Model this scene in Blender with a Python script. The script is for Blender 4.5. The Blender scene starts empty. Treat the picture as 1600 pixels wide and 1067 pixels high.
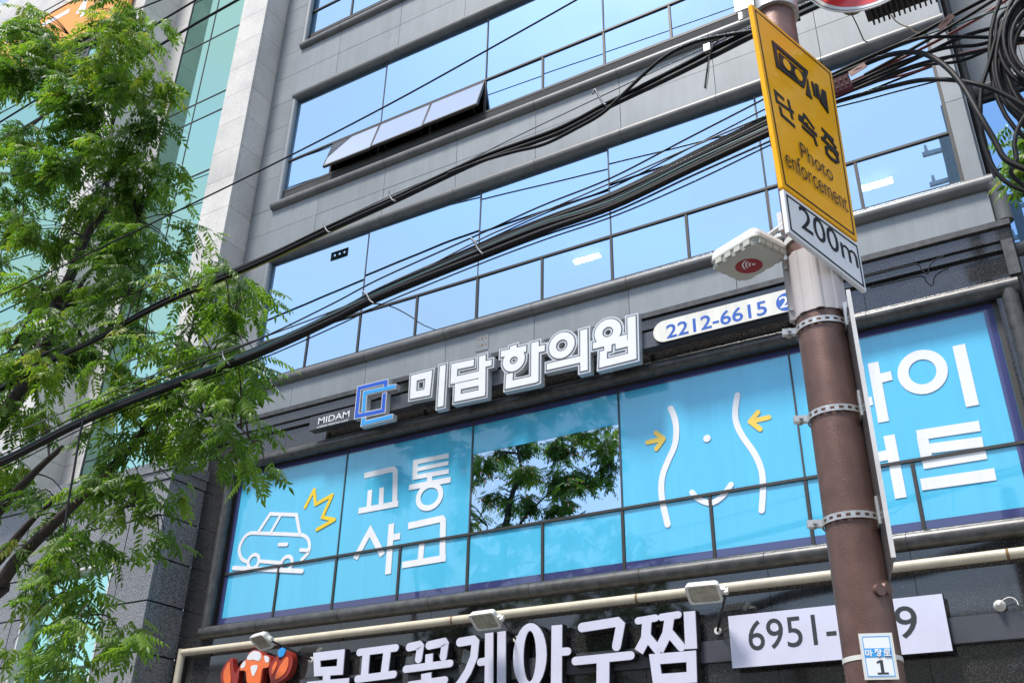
import bpy, math, random
import numpy as np
from mathutils import Vector, Matrix

sc = bpy.context.scene
COL = sc.collection
rnd = random.Random(7)
npr = np.random.default_rng(11)

# ------------------------------------------------------------------ camera, sky, sun, exposure
cam_d = bpy.data.cameras.new('camera')
cam_d.sensor_width = 36.0
cam_d.lens = 34.43
cam_d.clip_end = 2000
cam = bpy.data.objects.new('camera', cam_d)
COL.objects.link(cam)
cam.matrix_world = Matrix((
    (0.8613654, 0.2288026, 0.4535394, 0.0),
    (0.5076857, -0.4189300, -0.7528581, 0.0),
    (0.0177471, 0.8787381, -0.4769750, 1.6),
    (0, 0, 0, 1)))
sc.camera = cam

SUN_EL = math.radians(63)                       # veiled sun, in front of the facade and to the left
SH = Vector((-0.30, -0.954)).normalized()        # horizontal direction towards the sun
L = Vector((-SH.x * math.cos(SUN_EL), -SH.y * math.cos(SUN_EL), -math.sin(SUN_EL)))
world = bpy.data.worlds.new('World')
sc.world = world
world.use_nodes = True
wn, wl = world.node_tree.nodes, world.node_tree.links
bg = wn['Background']
sky = wn.new('ShaderNodeTexSky')
sky.sky_type = 'NISHITA'
sky.sun_disc = False
sky.sun_elevation = SUN_EL
sky.sun_rotation = math.atan2(-L.x, -L.y)
sky.air_density = 1.0
sky.dust_density = 0.6
sky.ozone_density = 2.0
tc = wn.new('ShaderNodeTexCoord')
mp = wn.new('ShaderNodeMapping')
mp.inputs['Scale'].default_value = (1.0, 1.0, 2.2)
cn = wn.new('ShaderNodeTexNoise')
cn.inputs['Scale'].default_value = 2.4
cn.inputs['Detail'].default_value = 6
cn.inputs['Roughness'].default_value = 0.58
cr = wn.new('ShaderNodeValToRGB')
cr.color_ramp.elements[0].position = 0.38
cr.color_ramp.elements[0].color = (0.26, 0.26, 0.26, 1)
cr.color_ramp.elements[1].position = 0.66
cr.color_ramp.elements[1].color = (0.92, 0.92, 0.92, 1)
cm = wn.new('ShaderNodeMix')
cm.data_type = 'RGBA'
cm.inputs['B'].default_value = (2.75, 3.0, 3.35, 1)
wl.new(tc.outputs['Generated'], mp.inputs['Vector'])
wl.new(mp.outputs['Vector'], cn.inputs['Vector'])
wl.new(cn.outputs['Fac'], cr.inputs['Fac'])
wl.new(cr.outputs['Color'], cm.inputs['Factor'])
wl.new(sky.outputs['Color'], cm.inputs['A'])
wl.new(cm.outputs['Result'], bg.inputs['Color'])
bg.inputs['Strength'].default_value = 0.12

sun_d = bpy.data.lights.new('sun', 'SUN')
sun_d.energy = 2.0
sun_d.angle = math.radians(12)
sun_d.color = (1.0, 0.955, 0.89)
sun = bpy.data.objects.new('sun', sun_d)
COL.objects.link(sun)
sun.rotation_euler = L.to_track_quat('-Z', 'Y').to_euler()
sun.location = (-5, -10, 20)

vs = sc.view_settings
vs.view_transform = 'Standard'
vs.look = 'None'
vs.gamma = 1.0
vs.use_curve_mapping = False
vs.exposure = 1.42
sc.cycles.max_bounces = 8
sc.cycles.transparent_max_bounces = 12
sc.cycles.sample_clamp_indirect = 6.0

# ------------------------------------------------------------------ materials
def new_mat(name):
    m = bpy.data.materials.new(name)
    m.use_nodes = True
    n, l = m.node_tree.nodes, m.node_tree.links
    return m, n, l, n['Principled BSDF']

def noise_node(n, l, scale, detail=4, rough=0.55, vec_scale=None, kind='noise'):
    tcn = n.new('ShaderNodeTexCoord')
    src = tcn.outputs['Object']
    if vec_scale:
        mpn = n.new('ShaderNodeMapping')
        mpn.inputs['Scale'].default_value = vec_scale
        l.new(src, mpn.inputs['Vector'])
        src = mpn.outputs['Vector']
    if kind == 'voronoi':
        t = n.new('ShaderNodeTexVoronoi')
        t.inputs['Scale'].default_value = scale
    else:
        t = n.new('ShaderNodeTexNoise')
        t.inputs['Scale'].default_value = scale
        t.inputs['Detail'].default_value = detail
        t.inputs['Roughness'].default_value = rough
    l.new(src, t.inputs['Vector'])
    return t

def ramp(n, l, src, stops):
    r = n.new('ShaderNodeValToRGB')
    e = r.color_ramp.elements
    e[0].position, e[0].color = stops[0][0], (*stops[0][1], 1)
    e[1].position, e[1].color = stops[-1][0], (*stops[-1][1], 1)
    for p, c in stops[1:-1]:
        k = e.new(p)
        k.color = (*c, 1)
    l.new(src, r.inputs['Fac'])
    return r

def piece_tone(n, l, col, amt):
    oi = n.new('ShaderNodeObjectInfo')
    r = ramp(n, l, oi.outputs['Random'], [(0.0, (1 - amt,) * 3), (1.0, (1.0,) * 3)])
    return mul_col(n, l, col, r.outputs['Color'])

def mul_col(n, l, a, b, fac=1.0):
    m = n.new('ShaderNodeMix')
    m.data_type = 'RGBA'
    m.blend_type = 'MULTIPLY'
    m.inputs['Factor'].default_value = fac
    l.new(a, m.inputs['A'])
    l.new(b, m.inputs['B'])
    return m.outputs['Result']

def plain(name, col, rough=0.5, metal=0.0, spec=0.5, var=0.12, scale=6.0, coat=0.0, streak=False, bump=0.0, tone=0.0, wavy=0.0):
    """base colour with mottling, optional vertical dirt streaks and fine relief"""
    m, n, l, b = new_mat(name)
    t = noise_node(n, l, scale, 5, 0.6)
    lo = tuple(c * (1 - var) for c in col)
    hi = tuple(min(1, c * (1 + var)) for c in col)
    r = ramp(n, l, t.outputs['Fac'], [(0.3, lo), (0.7, hi)])
    out = r.outputs['Color']
    if streak:
        t2 = noise_node(n, l, 1.0, 5, 0.7, (7.0, 7.0, 0.45))
        r2 = ramp(n, l, t2.outputs['Fac'], [(0.35, (0.80, 0.79, 0.77)), (0.6, (1, 1, 1))])
        out = mul_col(n, l, out, r2.outputs['Color'], 0.7 if streak is True else streak)
    if tone:
        out = piece_tone(n, l, out, tone)
    l.new(out, b.inputs['Base Color'])
    b.inputs['Roughness'].default_value = rough
    b.inputs['Metallic'].default_value = metal
    b.inputs['Specular IOR Level'].default_value = spec
    b.inputs['Coat Weight'].default_value = coat
    b.inputs['Coat Roughness'].default_value = 0.04
    if wavy:
        t5 = noise_node(n, l, 3.0, 3, 0.5, (1.0, 1.0, 2.5))
        b5 = n.new('ShaderNodeBump')
        b5.inputs['Strength'].default_value = wavy
        b5.inputs['Distance'].default_value = 0.05
        l.new(t5.outputs['Fac'], b5.inputs['Height'])
        l.new(b5.outputs['Normal'], b.inputs['Coat Normal'])
    if bump:
        t3 = noise_node(n, l, 220, 2)
        bp = n.new('ShaderNodeBump')
        bp.inputs['Strength'].default_value = bump
        bp.inputs['Distance'].default_value = 0.004
        l.new(t3.outputs['Fac'], bp.inputs['Height'])
        l.new(bp.outputs['Normal'], b.inputs['Normal'])
    return m

def granite(name, dark, mid, light, scale, rough, stops=(0.38, 0.5, 0.66), dust=0.0, spec=0.5):
    m, n, l, b = new_mat(name)
    t = noise_node(n, l, scale, 3, 0.75)
    r = ramp(n, l, t.outputs['Fac'], [(stops[0], dark), (stops[1], mid), (stops[2], light)])
    out = r.outputs['Color']
    t2 = noise_node(n, l, 0.9, 5, 0.6)
    r2 = ramp(n, l, t2.outputs['Fac'], [(0.3, (0.78, 0.78, 0.78)), (0.7, (1.1, 1.1, 1.1))])
    out = mul_col(n, l, out, r2.outputs['Color'], 1.0)
    if dust:
        v = noise_node(n, l, 14, kind='voronoi')
        r3 = ramp(n, l, v.outputs['Distance'], [(0.05, (dust,) * 3), (0.11, (0, 0, 0))])
        ad = n.new('ShaderNodeMix')
        ad.data_type = 'RGBA'
        ad.blend_type = 'ADD'
        ad.inputs['Factor'].default_value = 1.0
        t4 = noise_node(n, l, 1.6, 3)
        r4 = ramp(n, l, t4.outputs['Fac'], [(0.48, (0, 0, 0)), (0.62, (1, 1, 1))])
        l.new(out, ad.inputs['A'])
        l.new(mul_col(n, l, r3.outputs['Color'], r4.outputs['Color']), ad.inputs['B'])
        out = ad.outputs['Result']
    l.new(piece_tone(n, l, out, 0.13), b.inputs['Base Color'])
    rr = ramp(n, l, t2.outputs['Fac'], [(0.3, (rough * 0.7,) * 3), (0.7, (rough * 1.3,) * 3)])
    l.new(rr.outputs['Color'], b.inputs['Roughness'])
    b.inputs['Specular IOR Level'].default_value = spec
    return m

def mirror_glass(name, tint, fac, body, tone=0.07):
    """coated window glass: tinted mirror reflection over dim see-through"""
    m, n, l, b = new_mat(name)
    n.remove(b)
    out = n['Material Output']
    g = n.new('ShaderNodeBsdfGlossy')
    oi = n.new('ShaderNodeObjectInfo')
    tr_ = ramp(n, l, oi.outputs['Random'], [(0.0, tuple(c * (1 - tone) for c in tint)), (1.0, tint)])
    l.new(tr_.outputs['Color'], g.inputs['Color'])
    g.inputs['Roughness'].default_value = 0.0
    tr = n.new('ShaderNodeBsdfTransparent')
    tr.inputs['Color'].default_value = (*body, 1)
    mx = n.new('ShaderNodeMixShader')
    mx.inputs['Fac'].default_value = fac
    t = noise_node(n, l, 0.8, 1)
    bp = n.new('ShaderNodeBump')
    bp.inputs['Strength'].default_value = 0.06
    bp.inputs['Distance'].default_value = 0.02
    l.new(t.outputs['Fac'], bp.inputs['Height'])
    l.new(bp.outputs['Normal'], g.inputs['Normal'])
    l.new(tr.outputs[0], mx.inputs[1])
    l.new(g.outputs[0], mx.inputs[2])
    l.new(mx.outputs[0], out.inputs['Surface'])
    return m

def film(name, col, rough=0.03, spec=0.9):
    m, n, l, b = new_mat(name)
    t = noise_node(n, l, 1.0, 4, 0.6, (9, 9, 0.6))
    r = ramp(n, l, t.outputs['Fac'], [(0.3, tuple(c * 0.94 for c in col)), (0.7, tuple(min(1, c * 1.04) for c in col))])
    l.new(r.outputs['Color'], b.inputs['Base Color'])
    b.inputs['Roughness'].default_value = rough
    b.inputs['Specular IOR Level'].default_value = spec
    return m

def emit(name, col, s):
    m, n, l, b = new_mat(name)
    b.inputs['Base Color'].default_value = (*col, 1)
    b.inputs['Emission Color'].default_value = (*col, 1)
    b.inputs['Emission Strength'].default_value = s
    return m

def leaf_mat():
    m, n, l, b = new_mat('leaf_green')
    a = n.new('ShaderNodeAttribute')
    a.attribute_name = 'tone'
    r = ramp(n, l, a.outputs['Fac'], [(0.0, (0.036, 0.080, 0.012)), (0.45, (0.076, 0.146, 0.020)), (0.8, (0.142, 0.222, 0.028)), (1.0, (0.22, 0.22, 0.045))])
    l.new(r.outputs['Color'], b.inputs['Base Color'])
    b.inputs['Roughness'].default_value = 0.42
    b.inputs['Specular IOR Level'].default_value = 0.4
    tl = n.new('ShaderNodeBsdfTranslucent')
    g = n.new('ShaderNodeMix')
    g.data_type = 'RGBA'
    g.blend_type = 'MULTIPLY'
    g.inputs['Factor'].default_value = 1
    g.inputs['B'].default_value = (2.4, 2.6, 1.1, 1)
    l.new(r.outputs['Color'], g.inputs['A'])
    l.new(g.outputs['Result'], tl.inputs['Color'])
    mx = n.new('ShaderNodeMixShader')
    mx.inputs['Fac'].default_value = 0.42
    l.new(b.outputs[0], mx.inputs[1])
    l.new(tl.outputs[0], mx.inputs[2])
    l.new(mx.outputs[0], n['Material Output'].inputs['Surface'])
    return m

M = {}
M['panel'] = plain('grey_aluminium_panel', (0.248, 0.268, 0.285), 0.48, 0.05, 0.35, 0.07, 2.2, streak=0.5, tone=0.10)
M['tube'] = plain('grey_painted_moulding', (0.135, 0.135, 0.135), 0.40, 0.1, 0.45, 0.14, 5, streak=True, tone=0.08)
M['dtube'] = plain('weathered_dark_moulding', (0.075, 0.074, 0.073), 0.36, 0.1, 0.5, 0.45, 11, streak=True, tone=0.15)
M['frame'] = plain('dark_window_frame', (0.05, 0.046, 0.043), 0.45, 0.2)
M['seal'] = plain('grey_joint_seal', (0.05, 0.055, 0.06), 0.6)
M['core'] = plain('dark_joint_backing', (0.05, 0.05, 0.052), 0.9)
M['room'] = plain('office_interior', (0.10, 0.10, 0.10), 0.9)
M['glass'] = mirror_glass('blue_mirror_glass', (0.55, 0.775, 1.0), 0.90, (0.30, 0.42, 0.50))
M['clear'] = mirror_glass('clear_reflective_glass', (0.56, 0.73, 0.88), 0.86, (0.35, 0.45, 0.5))
M['sash_glass'] = mirror_glass('pale_sash_glass', (0.90, 0.92, 0.97), 0.92, (0.3, 0.35, 0.4))
M['dglass'] = mirror_glass('deep_blue_mirror_glass', (0.30, 0.52, 0.80), 0.85, (0.2, 0.3, 0.4))
M['teal'] = mirror_glass('teal_mirror_glass', (0.50, 0.80, 0.665), 0.88, (0.16, 0.36, 0.30))
M['film'] = film('cyan_window_film', (0.095, 0.51, 0.76))
M['navy'] = film('navy_film_border', (0.055, 0.062, 0.175))
M['white_film'] = film('white_film_lettering', (0.80, 0.80, 0.82), 0.12, 0.5)
M['yellow_film'] = film('yellow_film', (0.85, 0.58, 0.01), 0.12, 0.5)
M['pale_yellow_film'] = film('pale_yellow_film', (0.85, 0.60, 0.09), 0.12, 0.5)
M['dgran'] = granite('polished_dark_granite', (0.010, 0.010, 0.011), (0.032, 0.031, 0.031), (0.11, 0.105, 0.105), 80, 0.05, (0.36, 0.52, 0.72), 0.25, 1.0)
M['ggran'] = granite('grey_base_granite', (0.06, 0.06, 0.063), (0.20, 0.20, 0.204), (0.38, 0.38, 0.385), 55, 0.28, (0.36, 0.5, 0.64))
M['stone'] = granite('white_cladding_stone', (0.52, 0.49, 0.455), (0.66, 0.625, 0.58), (0.75, 0.715, 0.67), 55, 0.5, (0.32, 0.5, 0.68))
M['white_al'] = plain('white_window_trim', (0.62, 0.61, 0.60), 0.4)
M['black_bar'] = plain('dark_sign_bar', (0.075, 0.077, 0.088), 0.32, 0.2, 0.6, 0.15, 3)
M['letter_black'] = plain('black_letter_return', (0.010, 0.010, 0.012), 0.35)
M['letter_white'] = plain('white_acrylic_face', (0.78, 0.78, 0.79), 0.25, var=0.02)
M['letter_lilac'] = plain('cool_white_acrylic_face', (0.60, 0.60, 0.72), 0.14, var=0.03, coat=0.5)
M['letter_grey'] = plain('grey_letter_line', (0.10, 0.11, 0.12), 0.4)
M['silver'] = plain('silver_letter_rim', (0.60, 0.61, 0.62), 0.28, 0.35, var=0.06)
M['logo_blue'] = plain('logo_deep_blue', (0.02, 0.10, 0.55), 0.25, var=0.03)
M['logo_light'] = plain('logo_light_blue', (0.04, 0.33, 0.75), 0.25, var=0.03)
M['lightbox'] = plain('cream_lightbox_face', (0.80, 0.775, 0.69), 0.25, var=0.03, streak=True)
M['phone_blue'] = plain('phone_number_blue', (0.015, 0.10, 0.46), 0.4, var=0.02)
M['digit_dark'] = plain('dark_digit_print', (0.035, 0.037, 0.042), 0.4)
M['beige'] = plain('beige_painted_pipe', (0.58, 0.52, 0.40), 0.45, var=0.08, scale=4, streak=True)
M['rust'] = plain('rusty_joint', (0.20, 0.12, 0.05), 0.8)
M['lamp_white'] = plain('white_lamp_housing', (0.66, 0.65, 0.61), 0.4)
M['lamp_glass'] = plain('dusty_lamp_glass', (0.30, 0.29, 0.23), 0.12, var=0.4, scale=12, coat=0.6)
M['pole'] = plain('brown_painted_steel', (0.165, 0.092, 0.074), 0.36, 0.35, 0.5, 0.22, 9, bump=0.4, streak=True)
M['sleeve'] = plain('pale_mauve_sleeve', (0.50, 0.46, 0.45), 0.45, var=0.05)
M['steel'] = plain('galvanised_steel', (0.50, 0.50, 0.49), 0.35, 0.55, var=0.18, scale=25)
M['alu'] = plain('sign_back_aluminium', (0.50, 0.55, 0.60), 0.16, 0.85, var=0.05)
M['sign_yellow'] = plain('retroreflective_yellow', (1.0, 0.46, 0.001), 0.35, spec=0.12, var=0.05, scale=8, coat=0.35, wavy=0.25)
M['sign_white'] = plain('retroreflective_white', (0.80, 0.82, 0.83), 0.3, spec=0.3, var=0.03, coat=0.1)
M['sign_black'] = plain('black_sign_print', (0.010, 0.011, 0.013), 0.35, spec=0.25)
M['red'] = plain('red_sign_face', (0.75, 0.035, 0.045), 0.25, var=0.04, coat=0.3)
M['cream_plate'] = plain('cream_box_plastic', (0.50, 0.50, 0.44), 0.5, var=0.06)
M['white_lid'] = plain('white_lid_plastic', (0.78, 0.78, 0.76), 0.4)
M['wifi_red'] = plain('dark_red_sticker', (0.30, 0.008, 0.018), 0.35)
M['cable'] = plain('black_cable_sheath', (0.009, 0.009, 0.010), 0.55, spec=0.25, var=0.3, scale=30)
M['cable_grey'] = plain('grey_steel_wire', (0.13, 0.13, 0.14), 0.45, 0.4)
M['cable_yellow'] = plain('yellow_stripe_sheath', (0.42, 0.36, 0.03), 0.45)
M['cable_teal'] = plain('teal_cable_sheath', (0.01, 0.07, 0.08), 0.4)
M['cable_beige'] = plain('beige_loose_wire', (0.62, 0.48, 0.34), 0.5)
M['cable_red'] = plain('dull_red_sheath', (0.16, 0.02, 0.02), 0.45)
M['tag_pink'] = plain('faded_pink_tag', (0.62, 0.36, 0.31), 0.6)
M['splitter'] = plain('dark_red_splitter', (0.085, 0.006, 0.02), 0.35)
M['ochre'] = plain('ochre_cap', (0.25, 0.18, 0.09), 0.6)
M['bark'] = plain('dark_brown_bark', (0.055, 0.040, 0.034), 0.85, var=0.35, scale=14, bump=0.5)
M['orange'] = plain('orange_banner', (0.85, 0.33, 0.06), 0.5, var=0.04)
M['crab_red'] = plain('crab_dark_red', (0.28, 0.03, 0.02), 0.3)
M['crab_orange'] = plain('crab_orange', (0.80, 0.16, 0.035), 0.25, coat=0.3)
M['crab_white'] = plain('crab_white', (0.72, 0.72, 0.74), 0.25, coat=0.3)
M['asphalt'] = plain('asphalt', (0.05, 0.05, 0.052), 0.9, var=0.25, scale=30)
M['paving'] = plain('paving', (0.26, 0.25, 0.24), 0.85, var=0.15, scale=12)
M['paint'] = plain('road_paint', (0.75, 0.75, 0.72), 0.6)
M['kerb'] = plain('granite_kerb', (0.32, 0.32, 0.31), 0.8, var=0.15, scale=30)
M['concrete'] = plain('pole_concrete', (0.30, 0.30, 0.29), 0.8)
M['tube_light'] = emit('office_tube_light', (1.0, 1.0, 1.0), 22.0)
M['led'] = emit('red_led', (1.0, 0.18, 0.25), 5.0)
M['leaf'] = leaf_mat()
pb, pn_, pl_, pb_ = new_mat('pane_body')
pn_.remove(pb_)
tb_ = pn_.new('ShaderNodeBsdfTransparent')
tb_.inputs['Color'].default_value = (0.85, 0.9, 0.92, 1)
pl_.new(tb_.outputs[0], pn_['Material Output'].inputs['Surface'])
M['pane_body'] = pb

# ------------------------------------------------------------------ mesh helpers
class MB:
    def __init__(self):
        self.v, self.f, self.sm = [], [], []
    def add(self, vs_, fs, smooth=False):
        o = len(self.v)
        self.v += [tuple(p) for p in vs_]
        self.f += [tuple(i + o for i in f) for f in fs]
        self.sm += [smooth] * len(fs)
        return self
    def box(self, x0, x1, y0, y1, z0, z1):
        vs_ = [(x, y, z) for x in (x0, x1) for y in (y0, y1) for z in (z0, z1)]
        return self.add(vs_, [(0, 1, 3, 2), (4, 6, 7, 5), (0, 4, 5, 1), (2, 3, 7, 6), (0, 2, 6, 4), (1, 5, 7, 3)])
    def obox(self, c, ax, ay, az, hx, hy, hz):
        c, ax, ay, az = (Vector(t) for t in (c, ax, ay, az))
        vs_ = [c + ax * sx * hx + ay * sy * hy + az * sz * hz for sx in (-1, 1) for sy in (-1, 1) for sz in (-1, 1)]
        return self.add(vs_, [(0, 1, 3, 2), (4, 6, 7, 5), (0, 4, 5, 1), (2, 3, 7, 6), (0, 2, 6, 4), (1, 5, 7, 3)])
    def tube(self, pts, r, n=8, caps=True, smooth=True):
        pts = [Vector(p) for p in pts]
        rs = r if isinstance(r, (list, tuple)) else [r] * len(pts)
        rings, up = [], None
        for i, p in enumerate(pts):
            d = (pts[min(i + 1, len(pts) - 1)] - pts[max(i - 1, 0)])
            d = d.normalized() if d.length > 1e-9 else Vector((1, 0, 0))
            if up is None:
                up = Vector((0, 0, 1)) if abs(d.z) < 0.9 else Vector((0, 1, 0))
            a = d.cross(up)
            a = a.normalized() if a.length > 1e-6 else d.orthogonal().normalized()
            b = a.cross(d).normalized()
            up = b
            rings.append([p + (a * math.cos(t) + b * math.sin(t)) * rs[i] for t in [2 * math.pi * k / n for k in range(n)]])
        vs_ = [q for rg in rings for q in rg]
        fs = [(i * n + k, i * n + (k + 1) % n, (i + 1) * n + (k + 1) % n, (i + 1) * n + k) for i in range(len(pts) - 1) for k in range(n)]
        self.add(vs_, fs, smooth)
        if caps:
            m = (len(pts) - 1) * n
            self.add(rings[0], [tuple(reversed(range(n)))])
            self.add(rings[-1], [tuple(range(n))])
        return self
    def build(self, name, mat, parent=None, **props):
        me = bpy.data.meshes.new(name)
        me.from_pydata(self.v, [], self.f)
        me.materials.append(mat if not isinstance(mat, str) else M[mat])
        me.polygons.foreach_set('use_smooth', self.sm)
        me.update()
        o = bpy.data.objects.new(name, me)
        COL.objects.link(o)
        if parent:
            o.parent = parent
        for k, v in props.items():
            o[k] = v
        return o

def thing(name, label, cat, group=None, loc=None):
    o = bpy.data.objects.new(name, None)
    o.empty_display_size = 0.2
    COL.objects.link(o)
    o['label'] = label
    o['category'] = cat
    if group:
        o['group'] = group
    return o

def tag(o, label, cat, group=None):
    o['label'] = label
    o['category'] = cat
    if group:
        o['group'] = group
    return o

class Plane:
    """u,v coordinates on an upright plane; d is the distance out of its face"""
    def __init__(self, o, u, n):
        self.o, self.u, self.n = Vector(o), Vector(u), Vector(n)
    def __call__(self, u, v, d=0.0):
        return self.o + self.u * u + Vector((0, 0, v)) + self.n * d

def facade(Y):
    return Plane((0, Y, 0), (1, 0, 0), (0, -1, 0))

class Art:
    """strokes, rings, polygons and text laid on a plane, each raised a hair above the one before"""
    def __init__(self, plane, back=0.0, front=0.003):
        self.p, self.b, self.f, self.k, self.mb = plane, back, front, 0, MB()
    def lift(self):
        self.k += 1
        return self.f + 0.00025 * self.k
    def poly(self, pts, sides=True):
        d = self.lift()
        n = len(pts)
        area = sum(pts[i][0] * pts[(i + 1) % n][1] - pts[(i + 1) % n][0] * pts[i][1] for i in range(n))
        if area < 0:
            pts = pts[::-1]
        fr = [self.p(u, v, d) for u, v in pts]
        self.mb.add(fr, [tuple(range(n))])
        if sides:
            bk = [self.p(u, v, self.b) for u, v in pts]
            self.mb.add(fr + bk, [(i, i + n, (i + 1) % n + n, (i + 1) % n) for i in range(n)])
        return self
    def strip(self, left, right, closed=False):
        d = self.lift()
        n = len(left)
        A = [self.p(u, v, d) for u, v in left]
        B = [self.p(u, v, d) for u, v in right]
        m = n if closed else n - 1
        self.mb.add(A + B, [(i, i + n, (i + 1) % n + n, (i + 1) % n) for i in range(m)])
        A2 = [self.p(u, v, self.b) for u, v in left]
        B2 = [self.p(u, v, self.b) for u, v in right]
        self.mb.add(A + A2, [(i, (i + 1) % n, (i + 1) % n + n, i + n) for i in range(m)])
        self.mb.add(B + B2, [(i, i + n, (i + 1) % n + n, (i + 1) % n) for i in range(m)])
        if not closed:
            self.mb.add([A[0], B[0], B2[0], A2[0]], [(0, 1, 2, 3)])
            self.mb.add([A[-1], B[-1], B2[-1], A2[-1]], [(3, 2, 1, 0)])
        return self
    def disc(self, c, r, n=20):
        return self.poly([(c[0] + r * math.cos(2 * math.pi * i / n), c[1] + r * math.sin(2 * math.pi * i / n)) for i in range(n)])
    def ring(self, c, rx, rz, w, n=28, wz=None):
        wz = w if wz is None else wz
        o = [(c[0] + (rx + w / 2) * math.cos(2 * math.pi * i / n), c[1] + (rz + wz / 2) * math.sin(2 * math.pi * i / n)) for i in range(n)]
        q = [(c[0] + (rx - w / 2) * math.cos(2 * math.pi * i / n), c[1] + (rz - wz / 2) * math.sin(2 * math.pi * i / n)) for i in range(n)]
        return self.strip(q, o, True)
    def stroke(self, pts, w, closed=False, round_=False, ext=0.0):
        pts = [Vector((a, b)) for a, b in pts]
        if ext and not closed:
            pts[0] = pts[0] + (pts[0] - pts[1]).normalized() * ext
            pts[-1] = pts[-1] + (pts[-1] - pts[-2]).normalized() * ext
        n, h = len(pts), w / 2
        lf, rt = [], []
        for i, p in enumerate(pts):
            if closed:
                a, b = pts[i - 1], pts[(i + 1) % n]
            else:
                a, b = pts[max(i - 1, 0)], pts[min(i + 1, n - 1)]
            d1 = (p - a).normalized() if (p - a).length > 1e-9 else (b - p).normalized()
            d2 = (b - p).normalized() if (b - p).length > 1e-9 else d1
            n1, n2 = Vector((-d1.y, d1.x)), Vector((-d2.y, d2.x))
            mt = n1 + n2
            mt = mt.normalized() if mt.length > 1e-6 else n1
            k = min(2.2, 1.0 / max(0.25, mt.dot(n1)))
            lf.append(tuple(p + mt * h * k))
            rt.append(tuple(p - mt * h * k))
        self.strip(lf, rt, closed)
        if round_ and not closed:
            self.disc(pts[0], h, 14)
            self.disc(pts[-1], h, 14)
        return self
    def text(self, s, u0, u1, v0, v1, weight=0.0, slant=0.0):
        cu = bpy.data.curves.new('glyphs', 'FONT')
        cu.body = s
        cu.size = 1.0
        cu.offset = weight
        cu.resolution_u = 4
        cu.shear = slant
        ob = bpy.data.objects.new('glyphs', cu)
        COL.objects.link(ob)
        dg = bpy.context.evaluated_depsgraph_get()
        me = bpy.data.meshes.new_from_object(ob.evaluated_get(dg))
        co = np.array([v.co[:] for v in me.vertices])
        fs = [tuple(p.vertices) for p in me.polygons]
        bpy.data.objects.remove(ob)
        bpy.data.curves.remove(cu)
        bpy.data.meshes.remove(me)
        if len(co) == 0:
            return self
        lo, hi = co.min(0), co.max(0)
        d = self.lift()
        uv = [(u0 + (c[0] - lo[0]) / (hi[0] - lo[0]) * (u1 - u0), v0 + (c[1] - lo[1]) / (hi[1] - lo[1]) * (v1 - v0)) for c in co]
        self.mb.add([self.p(u, v, d) for u, v in uv], fs)
        return self
    def build(self, name, mat, parent=None, **props):
        return self.mb.build(name, mat, parent, **props)

def smooth_path(pts, sub=6):
    P = [Vector(p) for p in pts]
    if len(P) < 3:
        return P
    out = []
    for i in range(len(P) - 1):
        p0, p1, p2, p3 = P[max(i - 1, 0)], P[i], P[i + 1], P[min(i + 2, len(P) - 1)]
        for k in range(sub):
            t = k / sub
            out.append(0.5 * ((2 * p1) + (p2 - p0) * t + (2 * p0 - 5 * p1 + 4 * p2 - p3) * t * t + (3 * p1 - p0 - 3 * p2 + p3) * t ** 3))
    out.append(P[-1])
    return out

def smooth_closed(pts, sub=4):
    n, out = len(pts), []
    for i in range(n):
        p0, p1, p2, p3 = (Vector(pts[(i + k - 1) % n]) for k in range(4))
        for k in range(sub):
            t = k / sub
            q = 0.5 * ((2 * p1) + (p2 - p0) * t + (2 * p0 - 5 * p1 + 4 * p2 - p3) * t * t + (3 * p1 - p0 - 3 * p2 + p3) * t ** 3)
            out.append((q.x, q.y))
    return out

def smooth_flat(pts, sub=5):
    return [(p.x, p.y) for p in smooth_path([(a, b, 0) for a, b in pts], sub)]

def structure(o):
    o['kind'] = 'structure'
    return o

# ------------------------------------------------------------------ ground, road, pavement
structure(MB().box(-300, 300, -300, 300, -0.4, -0.012).build('ground', 'asphalt'))
structure(MB().box(-120, 120, -9.0, 3.2, -0.01, 0.0).build('road', 'asphalt'))
mk = MB()
for i in range(-14, 15):
    mk.box(i * 6.0, i * 6.0 + 3.0, -2.97, -2.85, 0.001, 0.004)
structure(mk.build('road_marking', 'paint'))
structure(MB().box(-120, 120, 3.2, 3.38, -0.01, 0.14).build('kerb', 'kerb'))
structure(MB().box(-120, 120, 3.38, 40, -0.01, 0.13).build('pavement', 'paving'))
structure(MB().box(-120, 120, -30, -9.0, -0.01, 0.13).build('pavement', 'paving'))

# ------------------------------------------------------------------ grey office building
GB = thing('office_building', 'grey panelled office building with blue mirror window bands and cyan film windows', 'building')
GY = 9.40           # face of the cladding
GLY = 9.50          # glass
XL, XR = -10.87, 0.0
VJ = [-9.38, -8.03, -6.69, -5.34, -4.03, -2.70, -1.37]
UM = [-8.28, -6.265, -4.26, -2.245]
HM = [-9.265, -7.27, -5.26, -3.25, -1.22]
WX0, WX1 = -10.28, -0.20

def slabs(xs, zs, name, mat, parent, y=GY, th=0.035, gap=0.007, jit=0.0):
    for i in range(len(xs) - 1):
        for j in range(len(zs) - 1):
            dy = rnd.uniform(-jit, jit)
            MB().box(xs[i] + gap / 2, xs[i + 1] - gap / 2, y + dy, y + th, zs[j] + gap / 2, zs[j + 1] - gap / 2).build(name, mat, parent)

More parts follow.
